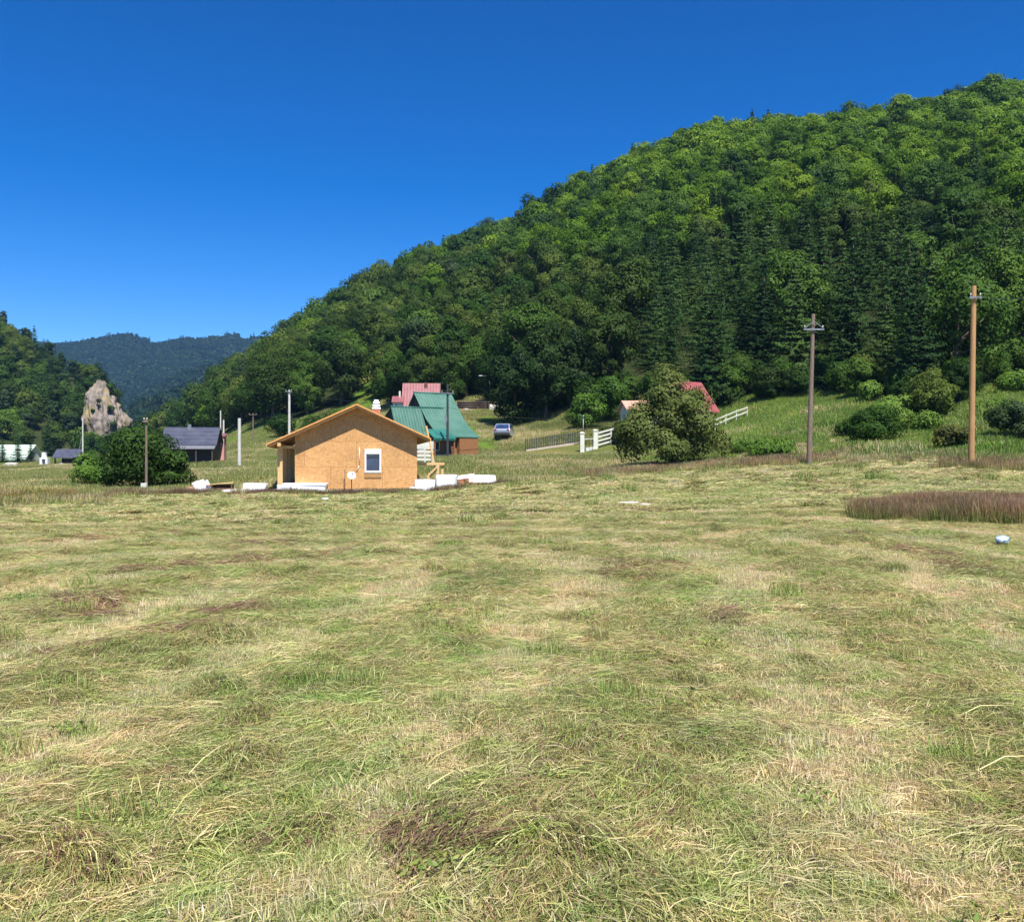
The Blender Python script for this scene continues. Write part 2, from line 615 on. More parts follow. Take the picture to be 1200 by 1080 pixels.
M['slate_roof'] = rib_mat('dark_blue_roof', (0.045, 0.05, 0.075), (0.085, 0.09, 0.125), 0.42, 0.35, 'Z')
M['mint'] = rib_mat('mint_sheet', (0.52, 0.66, 0.54), (0.66, 0.78, 0.67), 0.5, 0.6)
M['pole_wood'] = surf('weathered_pole', (0.115, 0.085, 0.065), (0.25, 0.185, 0.14), 5, 0.85, (8, 8, 0.5), bump=0.3)
M['pole_new'] = surf('tan_pole', (0.30, 0.155, 0.06), (0.46, 0.27, 0.12), 4, 0.75, (8, 8, 0.4), bump=0.3)
M['steel'] = surf('grey_steel', (0.22, 0.23, 0.24), (0.34, 0.35, 0.36), 5, 0.45, metal=0.6)
M['dark_metal'] = surf('dark_metal', (0.03, 0.03, 0.033), (0.06, 0.06, 0.065), 5, 0.5)
M['ceramic'] = surf('insulator', (0.55, 0.5, 0.45), (0.7, 0.66, 0.6), 5, 0.25)
M['glass'] = glass_mat('window_glass', (.025, .045, .11))
M['paint_car'] = surf('silver_blue_paint', (0.36, 0.42, 0.52), (0.42, 0.48, 0.58), 2, 0.25, metal=0.5)
M['rubber'] = surf('rubber', (0.015, 0.015, 0.015), (0.03, 0.03, 0.03), 8, 0.8)
M['redlamp'] = surf('red_lens', (0.35, 0.02, 0.02), (0.45, 0.03, 0.03), 5, 0.3)
M['soil'] = surf('red_soil', (0.22, 0.11, 0.06), (0.36, 0.21, 0.13), 6, 0.95, bump=0.8)
M['brick'] = surf('clay_brick', (0.40, 0.13, 0.07), (0.55, 0.24, 0.15), 9, 0.9)
M['stone'] = surf('pale_stone', (0.36, 0.33, 0.29), (0.56, 0.53, 0.48), 4, 0.9, bump=0.6)
M['bark'] = surf('bark', (0.06, 0.045, 0.035), (0.15, 0.115, 0.085), 5, 0.95, (3, 3, 0.6), bump=0.6)
M['orange_wall'] = surf('pink_brick_wall', (0.48, 0.2, 0.16), (0.6, 0.32, 0.27), 5, 0.9)
# foliage
M['leaf_fresh'] = leaf_mat('leaf_fresh', (0.024, 0.060, 0.004), (0.076, 0.150, 0.008), (0.155, 0.240, 0.016))
M['leaf_mid'] = leaf_mat('leaf_mid', (0.012, 0.033, 0.005), (0.035, 0.080, 0.010), (0.085, 0.15, 0.020))
M['leaf_dark'] = leaf_mat('leaf_dark', (0.010, 0.026, 0.006), (0.027, 0.056, 0.011), (0.064, 0.105, 0.022))
M['leaf_olive'] = leaf_mat('leaf_olive', (0.017, 0.036, 0.006), (0.046, 0.082, 0.012), (0.105, 0.145, 0.024))
M['leaf_spruce'] = leaf_mat('leaf_spruce', (0.010, 0.029, 0.008), (0.032, 0.070, 0.016), (0.076, 0.130, 0.028), 0.12)
M['leaf_pine'] = leaf_mat('leaf_pine', (0.012, 0.030, 0.010), (0.030, 0.058, 0.020), (0.058, 0.090, 0.030), 0.12)
M['leaf_willow'] = leaf_mat('leaf_willow', (0.032, 0.048, 0.010), (0.090, 0.120, 0.028), (0.19, 0.20, 0.060), patch=0.5)
M['leaf_bush'] = leaf_mat('leaf_bush', (0.020, 0.048, 0.007), (0.052, 0.102, 0.015), (0.11, 0.17, 0.028), patch=0.5)
M['leaf_bright'] = leaf_mat('leaf_bright', (0.040, 0.090, 0.012), (0.085, 0.165, 0.022), (0.145, 0.23, 0.038), patch=0.4)
M['leaf_yellow'] = leaf_mat('leaf_yellow', (0.030, 0.040, 0.012), (0.060, 0.070, 0.018), (0.34, 0.32, 0.04), patch=0.9)
M['leaf_far'] = leaf_mat('leaf_far', (0.006, 0.020, 0.012), (0.016, 0.042, 0.020), (0.038, 0.072, 0.026), 0.15, 0.006)

# ------------------------------------------------------------------ camera, sun, sky
cam = bpy.data.cameras.new('camera')
cam.sensor_width = 36
cam.lens = 36 * F / 1200
cam.clip_end = 9000
cam.clip_start = 0.05
co = bpy.data.objects.new('camera', cam)
co.location = (0, 0, EYE)
co.rotation_euler = (R(90), 0, 0)
link(co)
S.camera = co

ELEV, AZ = R(59), R(19)          # sun behind the camera, a little to the right
to_sun = Vector((math.sin(AZ) * math.cos(ELEV), -math.cos(AZ) * math.cos(ELEV), math.sin(ELEV)))
sl = bpy.data.lights.new('sun', 'SUN')
sl.energy = 5.0
sl.angle = R(0.5)
sl.color = (1.0, 0.95, 0.87)
so = bpy.data.objects.new('sun', sl)
so.rotation_euler = (-to_sun).to_track_quat('-Z', 'Y').to_euler()
link(so)

wd = bpy.data.worlds.new('World')
S.world = wd
wd.use_nodes = True
nt = wd.node_tree
sky = nt.nodes.new('ShaderNodeTexSky')
sky.sky_type = 'NISHITA'
sky.sun_disc = False
sky.sun_elevation = ELEV
sky.sun_rotation = math.atan2(to_sun.x, to_sun.y)
sky.altitude = 1500
sky.air_density = 1.0
sky.dust_density = 0.1
sky.ozone_density = 4.0
hs = nt.nodes.new('ShaderNodeHueSaturation')
hs.inputs['Saturation'].default_value = 1.18
gm = nt.nodes.new('ShaderNodeGamma')
gm.inputs[1].default_value = 1.2
h2 = nt.nodes.new('ShaderNodeHueSaturation')
h2.inputs['Saturation'].default_value = 1.15
h2.inputs['Hue'].default_value = 0.507
bg = nt.nodes['Background']
bg.inputs[1].default_value = 0.066
nt.links.new(sky.outputs[0], hs.inputs['Color'])
nt.links.new(hs.outputs[0], gm.inputs[0])
nt.links.new(gm.outputs[0], h2.inputs['Color'])
nt.links.new(h2.outputs[0], bg.inputs[0])
S.view_settings.view_transform = 'Standard'
S.view_settings.look = 'None'
S.view_settings.gamma = 1
S.view_settings.exposure = 0.8
S.cycles.max_bounces = 6
S.cycles.diffuse_bounces = 3
S.cycles.glossy_bounces = 2
S.cycles.transmission_bounces = 4
S.cycles.transparent_max_bounces = 8
S.cycles.volume_bounces = 0
S.cycles.use_denoising = True
S.cycles.denoiser = 'OPENIMAGEDENOISE'
S.cycles.denoising_input_passes = 'RGB_ALBEDO_NORMAL'

# ------------------------------------------------------------------ ground sheet
US = np.concatenate([np.linspace(-2.6, -0.72, 60, endpoint=False), np.linspace(-0.72, 0.72, 900), np.linspace(0.72, 2.6, 61)[1:]])
A0 = 10.0
YS = np.exp(np.linspace(math.log(3.0), math.log(3600), 1)) if False else np.concatenate([
    np.linspace(3.0, 12.0, 30, endpoint=False), np.exp(np.linspace(math.log(12.0), math.log(60.0), 420, endpoint=False)),
    np.exp(np.linspace(math.log(60.0), math.log(480.0), 300, endpoint=False)), np.exp(np.linspace(math.log(480), math.log(3600), 60))])
gu, gy = np.meshgrid(US, YS)
gx = gu * gy
gyy = gy - A0
gz = ground(gx, gyy)
nrow, ncol = gx.shape
idx = np.arange(nrow * ncol).reshape(nrow, ncol)
gf = np.stack([idx[:-1, :-1], idx[:-1, 1:], idx[1:, 1:], idx[1:, :-1]], -1).reshape(-1, 4)


def lerp3(a, b, t):
    return a + (b - a) * t[..., None]


def open_ground(px, py):
    """clearings seen in the wood"""
    a = (np.abs(px - (438 - (py - 440) * .3)) < 17) & (py > 426)
    b = (np.abs(px - 300) < 50) & (py > 520 - (px - 250) * .28) & (py > 470)
    c_ = (px > 548) & (px < 585) & (py > 462)
    d = (np.abs(px - 522) < 9) & (np.abs(py - 372) < 9)
    e = (px > 5) & (px < 32) & (py > 478) & (py < 512)
    f = (px > 96) & (px < 152) & (py > 488)
    g = (np.abs(px - 58) < 12) & (np.abs(py - 424) < 6)
    return a | b | c_ | d | e | f | g


def ground_col(x, y):
    c = lambda *v: np.array(v)
    ph = swath_phase(x, y)
    ridge = np.exp(-((ph - 0.5) / 0.25) ** 2)
    n1 = vnoise(x, y, 1.1, 41, 3)
    n2 = vnoise(x, y, 6.0, 42, 2)
    straw, hay, green, brown = c(.42, .335, .185), c(.29, .26, .11), c(.17, .19, .06), c(.16, .105, .065)
    fld = lerp3(np.broadcast_to(straw, x.shape + (3,)), np.broadcast_to(hay, x.shape + (3,)), np.clip(ridge * 0.7 + (n1 - .5) * 1.4 + .15, 0, 1))
    fld = lerp3(fld, np.broadcast_to(green, x.shape + (3,)), sstep(.55, .75, swnoise(x, y, 1.0, 4.0, 43)) * .6)
    fld = lerp3(fld, np.broadcast_to(brown, x.shape + (3,)), sstep(.66, .84, swnoise(x, y, .8, 2.2, 44)) * .5)
    mead = lerp3(np.broadcast_to(c(.085, .115, .026), x.shape + (3,)), np.broadcast_to(c(.20, .17, .06), x.shape + (3,)), sstep(.35, .8, vnoise(x, y, 7, 45, 3)))
    slope = lerp3(np.broadcast_to(c(.100, .175, .022), x.shape + (3,)), np.broadcast_to(c(.16, .17, .045), x.shape + (3,)), sstep(.35, .8, vnoise(x, y, 8, 46, 3)))
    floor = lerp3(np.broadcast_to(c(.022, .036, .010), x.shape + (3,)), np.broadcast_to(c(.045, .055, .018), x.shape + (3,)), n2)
    e = field_edge(x, y)
    out = lerp3(fld, mead, sstep(-.8, .8, y - e + 1.5 * (n1 - .5)))
    right = sstep(.12, .2, x / np.maximum(y, 1.5))
    out = lerp3(out, slope, sstep(2, 9, y - e) * right)
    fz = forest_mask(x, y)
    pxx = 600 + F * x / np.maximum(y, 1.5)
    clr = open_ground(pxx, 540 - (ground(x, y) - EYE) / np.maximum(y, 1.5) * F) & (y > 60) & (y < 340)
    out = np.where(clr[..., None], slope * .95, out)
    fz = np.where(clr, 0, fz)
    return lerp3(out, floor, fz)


FOOT = {-900: 215, 0: 226, 60: 236, 110: 272, 140: 290, 158: 400, 176: 300, 250: 205, 330: 143, 420: 148, 500: 128, 580: 126, 640: 106,
        700: 100, 780: 95, 850: 91, 950: 85, 1040: 74, 1090: 65, 1110: 66, 1150: 78, 1200: 80, 2000: 78}


def foot(x, y):
    px = 600 + F * np.asarray(x, float) / np.maximum(np.asarray(y, float), 1.5)
    return np.interp(px, list(FOOT.keys()), list(FOOT.values()))


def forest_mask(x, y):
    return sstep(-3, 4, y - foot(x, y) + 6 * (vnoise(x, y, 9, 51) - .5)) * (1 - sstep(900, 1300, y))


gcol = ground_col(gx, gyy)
m, nt, out = nodes('ground_soil_and_sward')
at = N(nt, 'ShaderNodeAttribute', attribute_name='Col')
f1 = world_noise(nt, 9.0, 6)
f2 = world_noise(nt, 60.0, 3, (1, .6, 1))
k1 = ramp(nt, [(0.3, (.62, .64, .6)), (0.7, (1.3, 1.28, 1.25))], f1)
k2 = ramp(nt, [(0.3, (.6, .6, .58)), (0.7, (1.3, 1.3, 1.3))], f2)
c = mixc(nt, 1, at.outputs['Color'], k1, 'MULTIPLY')
c = mixc(nt, 1, c, k2, 'MULTIPLY')
bp = N(nt, 'ShaderNodeBump', i_Strength=.8, i_Distance=.04)
nt.links.new(f1, bp.inputs['Height'])
b = N(nt, 'ShaderNodeBsdfPrincipled', i_Roughness=.95)
b.inputs['Specular IOR Level'].default_value = .1
nt.links.new(c, b.inputs['Base Color'])
nt.links.new(bp.outputs[0], b.inputs['Normal'])
nt.links.new(b.outputs[0], out.inputs[0])
M['ground'] = m
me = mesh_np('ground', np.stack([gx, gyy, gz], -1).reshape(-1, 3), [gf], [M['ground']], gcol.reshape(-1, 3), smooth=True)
tag(link(bpy.data.objects.new('ground', me)), kind='structure')

# ------------------------------------------------------------------ far mountains (real ranges, seen down the valley)
m, nt, out = nodes('mountain_soil')
f1 = world_noise(nt, .03, 6)
c = ramp(nt, [(.35, (.012, .028, .013)), (.62, (.030, .052, .022)), (.8, (.09, .11, .06))], f1)
b = N(nt, 'ShaderNodeBsdfPrincipled', i_Roughness=.95)
b.inputs['Specular IOR Level'].default_value = .05
nt.links.new(c, b.inputs['Base Color'])
nt.links.new(b.outputs[0], out.inputs[0])
M['mountain'] = m


def range_height(sil, Yc, df, db, seed, amp, drop):
    xs = np.array([(p[0] - 600) / F * Yc for p in sil])
    zs = np.array([EYE + (540 - p[1]) / F * Yc - drop for p in sil])

    def h(x, y):
        x, y = np.asarray(x, float), np.asarray(y, float)
        r = np.interp(x, xs, zs)
        v = np.where(y < Yc, (y - (Yc - df)) / df, 1 - (y - Yc) / db)
        v = np.clip(v, 0, 1)
        g = np.abs(2 * vnoise(x + .35 * y, y * .45, 170 * amp / 40, seed, 3) - 1)
        return 2 + (r - 2) * v ** 1.15 - amp * (g * 1.6) * np.sin(np.pi * np.clip(v, 0, 1)) ** .8
    return h, xs


def range_mesh(name, hfun, x0, x1, y0, y1, nx, ny):
    a, b_ = np.meshgrid(np.linspace(x0, x1, nx), np.linspace(y0, y1, ny))
    z = hfun(a, b_)
    ii = np.arange(nx * ny).reshape(ny, nx)
    ff = np.stack([ii[:-1, :-1], ii[:-1, 1:], ii[1:, 1:], ii[1:, :-1]], -1).reshape(-1, 4)
    me = mesh_np(name, np.stack([a, b_, z], -1).reshape(-1, 3), [ff], [M['mountain']], smooth=True)
    tag(link(bpy.data.objects.new(name, me)), kind='structure')


SIL1 = [(-400, 408), (-100, 400), (20, 404), (60, 404), (95, 403), (120, 398), (145, 394), (165, 397), (185, 406), (200, 402), (215, 399), (240, 399), (270, 394), (300, 396),
        (330, 400), (420, 405), (700, 415), (1400, 430)]
H1, X1 = range_height(SIL1, 1900, 900, 700, 5, 42, 6)
range_mesh('mountain_range', H1, X1[0], X1[-1], 1000, 2600, 260, 150)
SIL2 = [(-200, 538), (100, 536), (150, 496), (180, 475), (215, 460), (245, 446), (300, 424), (340, 405), (420, 385), (700, 380), (1300, 395)]
H2, X2 = range_height(SIL2, 800, 300, 350, 8, 20, 6)
range_mesh('valley_hill', H2, X2[0], X2[-1], 500, 1150, 200, 110)

SIL3 = [(-200, 530), (120, 500), (150, 470), (190, 449), (235, 431), (290, 418), (360, 405), (700, 395), (1300, 410)]
H3, X3 = range_height(SIL3, 1250, 330, 400, 14, 26, 6)
range_mesh('middle_hill', H3, X3[0], X3[-1], 920, 1650, 200, 90)

# ------------------------------------------------------------------ haze: the valley air
hb = MB()
hb.box((0, 1200, 150), (7600, 7700, 340))
m, nt, out = nodes('valley_air')
v = nt.nodes.new('ShaderNodeVolumePrincipled')
v.inputs['Color'].default_value = (.28, .56, 1.0, 1)
v.inputs['Density'].default_value = .00010
nt.links.new(v.outputs[0], out.inputs['Volume'])
tag(hb.build('haze', m), kind='stuff')


# ------------------------------------------------------------------ scatter: one object of uncountable plants
def scatter(name, variants, mats, pts, rot, scl, pick, label=None, cat=None):
    """variants: list of (verts, [faces], cols). One mesh holds every variant and the places where each grows; a node tree sows them"""
    V, FQ, C, vid, off = [], {}, [], [], 0
    for k, (vv, ff, cc) in enumerate(variants):
        V.append(vv)
        C.append(cc)
        vid.append(np.full(len(vv), k + 1))
        for f in ff:
            f = np.asarray(f)
            FQ.setdefault(f.shape[1], []).append(f + off)
        off += len(vv)
    n0 = off
    V.append(pts)
    C.append(np.ones((len(pts), 3)))
    vid.append(np.zeros(len(pts)))
    vid = np.concatenate(vid).astype(np.int32)
    tot = len(vid)
    ra, sa, pa = np.zeros((tot, 3), np.float32), np.ones(tot, np.float32), np.full(tot, -1, np.int32)
    ra[n0:], sa[n0:], pa[n0:] = rot, scl, pick
    me = mesh_np(name, np.concatenate(V), [np.concatenate(f) for f in FQ.values()], mats, np.concatenate(C),
                 attrs={'vid': ('INT', vid), 'rot': ('FLOAT_VECTOR', ra), 'scl': ('FLOAT', sa), 'pick': ('INT', pa)})
    o = link(bpy.data.objects.new(name, me))
    ng = bpy.data.node_groups.new(name + '_sow', 'GeometryNodeTree')
    ng.interface.new_socket('Geometry', in_out='INPUT', socket_type='NodeSocketGeometry')
    ng.interface.new_socket('Geometry', in_out='OUTPUT', socket_type='NodeSocketGeometry')
    gi, go = ng.nodes.new('NodeGroupInput'), ng.nodes.new('NodeGroupOutput')
    L = ng.links.new

    def attr(nm, typ):
        a = ng.nodes.new('GeometryNodeInputNamedAttribute')
        a.data_type = typ
        a.inputs['Name'].default_value = nm
        return a.outputs['Attribute']

    def eq(src, val):
        c = ng.nodes.new('FunctionNodeCompare')
        c.data_type = 'INT'
        c.operation = 'EQUAL'
        L(src, c.inputs['A'] if not c.inputs[2].enabled else c.inputs[2])
        c.inputs[3].default_value = val
        return c.outputs['Result']

    def sep(geo, val):
        s = ng.nodes.new('GeometryNodeSeparateGeometry')
        s.domain = 'POINT'
        L(geo, s.inputs['Geometry'])
        L(eq(attr('vid', 'INT'), val), s.inputs['Selection'])
        return s.outputs['Selection']
    base = sep(gi.outputs[0], 0)
    jn = ng.nodes.new('GeometryNodeJoinGeometry')
    for k in range(len(variants)):
        ip = ng.nodes.new('GeometryNodeInstanceOnPoints')
        L(base, ip.inputs['Points'])
        L(sep(gi.outputs[0], k + 1), ip.inputs['Instance'])
        L(eq(attr('pick', 'INT'), k), ip.inputs['Selection'])
        L(attr('rot', 'FLOAT_VECTOR'), ip.inputs['Rotation'])
        L(attr('scl', 'FLOAT'), ip.inputs['Scale'])
        L(ip.outputs[0], jn.inputs[0])
    L(jn.outputs[0], go.inputs[0])
    md = o.modifiers.new('sow', 'NODES')
    md.node_group = ng
    tag(o, label, cat, kind='stuff')
    return o


# ------------------------------------------------------------------ grass blades
def blades(n, pos, ang, L, w, prof, rng, lift, bend, roll, cols, z0):
    """strips of three quads; prof = heights along the blade (n x 4, metres); bend sideways curl"""
    f = np.array([0, .36, .72, 1.0])
    d = np.stack([np.cos(ang), np.sin(ang)], -1)
    s = np.stack([-np.sin(ang), np.cos(ang)], -1)
    p = np.zeros((n, 4, 3))
    run = f[None, :] * (L * lift)[:, None]
    side = (f[None, :] ** 2) * bend[:, None]
    p[:, :, :2] = pos[:, None, :] + d[:, None, :] * run[..., None] + s[:, None, :] * side[..., None]
    p[:, :, 2] = z0[:, None] + prof
    ww = w[:, None] * np.array([.8, 1.0, .7, .12])[None]
    sv = np.zeros((n, 4, 3))
    sv[:, :, :2] = s[:, None, :] * (np.cos(roll)[:, None, None])
    sv[:, :, 2] = np.sin(roll)[:, None]
    a, b = p - sv * ww[..., None] / 2, p + sv * ww[..., None] / 2
    V = np.stack([a, b], 2).reshape(n, 8, 3)
    q = np.array([[0, 1, 3, 2], [2, 3, 5, 4], [4, 5, 7, 6]])
    Fq = (np.arange(n)[:, None, None] * 8 + q[None]).reshape(-1, 4)
    C = np.repeat(cols[:, None, :], 8, 1)
    return V.reshape(-1, 3), Fq, C.reshape(-1, 3)


PAL = {'umber': (.125, .078, .052), 'lush': (.175, .285, .034), 'russet': (.30, .145, .10), 'straw': (.62, .50, .31), 'pale': (.54, .49, .26), 'hay': (.41, .395, .155), 'olive': (.26, .265, .085), 'green': (.16, .225, .055),
       'bright': (.24, .32, .085), 'brown': (.23, .145, .09), 'purple': (.205, .105, .092), 'white': (.68, .62, .50)}


def pal(rng, n, wts):
    k = list(wts)
    p = np.array([wts[a] for a in k], float)
    c = np.array([PAL[a] for a in k])[rng.choice(len(k), n, p=p / p.sum())]
    return c * rng.uniform(.7, 1.25, (n, 1)) * rng.uniform(.93, 1.07, (n, 3))


def lying(seed, n, rad, wts, Lr=(.05, .22), wr=(.0018, .004), spread=.8, zmax=.07, arch=.05, el=1.0):
    rng = np.random.default_rng(seed)
    r = rad * np.sqrt(rng.uniform(0, 1, n)) * rng.uniform(.6, 1, n)
    a = rng.uniform(0, 2 * np.pi, n)
    pos = np.stack([r * np.cos(a) * el, r * np.sin(a)], -1)
    # strands lie in wisps: direction drifts over the patch
    ang = (vnoise(pos[:, 0] + 50 * seed, pos[:, 1], .22, seed, 2) - .5) * 2.6 + rng.normal(0, spread * .6, n)
    ang += np.pi * (rng.uniform(0, 1, n) < .5)
    L = rng.uniform(*Lr, n)
    w = rng.uniform(*wr, n)
    pos = pos - np.stack([np.cos(ang), np.sin(ang)], -1) * L[:, None] * .5
    heap = np.clip(1 - r / rad, 0, 1) ** .7
    z0 = rng.uniform(0, 1, n) ** 1.6 * zmax * heap
    h = rng.uniform(-.3, 1, n) * arch
    tip = rng.uniform(-.4, .8, n) * arch
    prof = np.stack([rng.uniform(-.02, .01, n), h * .8, h, tip], -1)
    wisp = vnoise(pos[:, 0] + 9 * seed, pos[:, 1] * 2.5, .28, seed + 5, 2)[:, None]
    col = pal(rng, n, wts) * (.72 + .56 * wisp)
    return blades(n, pos, ang, L, w, prof, rng, np.full(n, .97), rng.normal(0, .10, n) * L, rng.normal(0, .6, n), col, z0)


def upright(seed, n, rad, wts, Hr, wr, lean=.4, tipwts=None):
    rng = np.random.default_rng(seed)
    r = rad * np.sqrt(rng.uniform(0, 1, n))
    a = rng.uniform(0, 2 * np.pi, n)
    pos = np.stack([r * np.cos(a), r * np.sin(a)], -1)
    ang = rng.uniform(0, 2 * np.pi, n)
    H = rng.uniform(*Hr, n)
    ln = np.abs(rng.normal(0, lean, n))
    k = np.cos(np.clip(ln, 0, 1.3))
    prof = H[:, None] * k[:, None] * np.array([0, .42, .8, 1.0])[None] - .01
    V, Fq, C = blades(n, pos, ang, H, rng.uniform(*wr, n), prof, rng, np.sin(np.clip(ln, 0, 1.3)), rng.normal(0, .1, n) * H, rng.normal(0, .3, n),
                      pal(rng, n, wts), np.zeros(n))
    if tipwts is not None:
        ct = np.repeat(pal(rng, n, tipwts)[:, None, :], 8, 1).reshape(-1, 3)
        t = np.tile(np.repeat(np.array([0, .12, .8, 1.0]), 2), n)[:, None]
        C = C * (1 - t) + ct * t
    return V, Fq, C


def join(*parts):
    V, Fq, C, off = [], [], [], 0
    for v, f, c in parts:
        V.append(v)
        Fq.append(f + off)
        C.append(c)
        off += len(v)
    return np.concatenate(V), [np.concatenate(Fq)], np.concatenate(C)


def leaf_cloud(cent, nrm, size, rng, ratio=.62, jitter=.5):
    """one folded leaf spray (two quads) per point"""
    n = len(cent)
    nr = nrm + rng.normal(0, jitter, (n, 3))
    nr /= np.linalg.norm(nr, axis=1, keepdims=True) + 1e-9
    r_ = rng.normal(0, 1, (n, 3))
    t = np.cross(nr, r_)
    t /= np.linalg.norm(t, axis=1, keepdims=True) + 1e-9
    b = np.cross(nr, t)
    s = size[:, None]
    fold = nr * s * .22
    p0, p1 = cent - t * s * .55, cent + t * s * .55
    l, r2 = cent - b * s * ratio * .5 - fold, cent + b * s * ratio * .5 - fold
    l2 = l + t * s * .18
    V = np.stack([p0, l2, p1, r2], 1)
    return V.reshape(-1, 3), np.arange(n * 4).reshape(n, 4)


HAYW = {'straw': 2.2, 'pale': 3.2, 'hay': 3.0, 'olive': 1.4, 'green': .6, 'brown': .5}
HEAP = {'olive': 3, 'hay': 2, 'umber': 1, 'brown': 1.2, 'green': 1.6, 'pale': .6}
HAYM = {'hay': 3.0, 'olive': 2.2, 'green': .7, 'brown': .9, 'pale': 2.2, 'straw': .9}
HAYD = {'hay': 3.0, 'olive': 2.9, 'green': 1.4, 'brown': 1.4, 'pale': 1.2, 'straw': .6}
GRNW = {'pale': 2.2, 'hay': 3.0, 'olive': 1.5, 'green': 1.4, 'bright': 1.8}
STUW = {'straw': 4, 'pale': 3, 'hay': .8, 'brown': .5, 'white': 1.2}
BRNW = {'purple': 3, 'brown': 3, 'olive': 1.5, 'hay': 1.6, 'pale': .6}
near_v = []
for s in range(4):
    near_v.append(join(lying(100 + s, 1500, .38, HAYW if s < 2 else HAYD, el=1.25, zmax=.035 if s < 2 else .05, arch=.028)))
for s in range(2):
    near_v.append(join(lying(110 + s, 1400, .35, GRNW, el=1.2, Lr=(.06, .22), zmax=.04, arch=.028)))
for s in range(2):      # stubble
    near_v.append(join(upright(120 + s, 1150, .36, STUW, (.02, .065), (.002, .004), .7), lying(125 + s, 260, .36, HAYW, Lr=(.06, .2), zmax=.02, arch=.02, spread=1.2)))
for s in range(2):      # green re-growth
    near_v.append(join(upright(130 + s, 230, .16, {'green': 3, 'olive': 2, 'bright': 1.6, 'hay': 2}, (.06, .17), (.003, .006), .65)))
for s in range(2):      # brown seed heads lying together
    near_v.append(join(lying(140 + s, 800, .30, BRNW, Lr=(.10, .28), wr=(.003, .006), spread=.4, zmax=.06, arch=.03, el=1.8)))
# loose long stalks on top
near_v.append(join(lying(150, 26, .8, {'straw': 3, 'pale': 3, 'hay': 2}, Lr=(.2, .5), wr=(.003, .0045), spread=1.5, zmax=.1, arch=.06)))
# heaped forkful of hay
near_v.append(join(lying(151, 1100, .17, HEAP, zmax=.10, arch=.05, Lr=(.06, .2), el=1.7)))


def weed(seed, n, rad, H):
    rng = np.random.default_rng(seed)
    a = rng.uniform(0, 2 * np.pi, n)
    r_ = rad * np.sqrt(rng.uniform(0, 1, n))
    c = np.stack([r_ * np.cos(a), r_ * np.sin(a), rng.uniform(.02, H, n)], -1)
    nr = np.stack([np.cos(a) * .4, np.sin(a) * .4, np.full(n, 1.0)], -1)
    V, Fq = leaf_cloud(c, nr, rng.uniform(.018, .045, n), rng, .5, .5)
    col = np.repeat(pal(rng, n, {'green': 2, 'bright': 2, 'olive': 1}), 4, 0)
    return V, Fq, col


near_v.append(join(weed(180, 60, .12, .10)))
near_v.append(join(weed(181, 110, .2, .07), lying(182, 500, .3, GRNW)))
far_v = []
for s in range(3):
    far_v.append(join(lying(160 + s, 1700, .80 if s < 1 else .68, HAYW if s < 1 else HAYM, Lr=(.08, .26), wr=(.006, .012), zmax=.06, arch=.04, el=1.3)))
far_v.append(join(lying(164, 900, .7, GRNW, Lr=(.08, .26), wr=(.006, .012), zmax=.09, arch=.06, el=1.3)))
for s in range(2):
    far_v.append(join(upright(165 + s, 800, .75, STUW, (.04, .09), (.008, .015), .6), lying(168 + s, 260, .75, STUW, Lr=(.2, .5), wr=(.01, .018), zmax=.03, arch=.02, spread=1)))
far_v.append(join(lying(170, 500, .5, BRNW, Lr=(.15, .35), wr=(.01, .02), zmax=.07, arch=.04, el=1.8)))
far_v.append(join(upright(171, 140, .25, {'green': 3, 'olive': 3, 'hay': 1}, (.12, .28), (.01, .018), .5)))
far_v.append(join(lying(172, 700, .34, HEAP, zmax=.16, arch=.06, Lr=(.08, .26), wr=(.01, .018), el=1.5)))

M['hay'] = blade_mat('cut_hay', patch=.7, lo=.86, hi=1.20)
M['sward'] = blade_mat('meadow_grass', patch=.18)
M['tall'] = blade_mat('tall_grass', patch=.6)


def sow(y0, y1, per_m2, tmax=.8, seed=1, pad=0.0):
    rng = np.random.default_rng(seed)
    area = tmax * (y1 ** 2 - y0 ** 2) + 2 * pad * (y1 - y0)
    n = int(area * per_m2)
    y = np.sqrt(rng.uniform(y0 ** 2, y1 ** 2, n))
    x = rng.uniform(-1, 1, n) * (tmax * y + pad)
    return x, y, rng


def place(x, y, rng, tilt=.12):
    z = ground(x, y)
    e = .3
    gx_ = (ground(x + e, y) - ground(x - e, y)) / (2 * e)
    gy_ = (ground(x, y + e) - ground(x, y - e)) / (2 * e)
    return z, np.arctan(gy_), -np.arctan(gx_)


def tilt_rot(az, tx, ty, rng, tilt):
    """euler for: turn by az, then lean with the ground"""
    n = len(az)
    out = np.zeros((n, 3))
    tx = tx + rng.normal(0, tilt, n)
    ty = ty + rng.normal(0, tilt, n)
    for i in range(n):
        m_ = Matrix.Rotation(tx[i], 3, 'X') @ Matrix.Rotation(ty[i], 3, 'Y') @ Matrix.Rotation(az[i], 3, 'Z')
        out[i] = m_.to_euler()
    return out


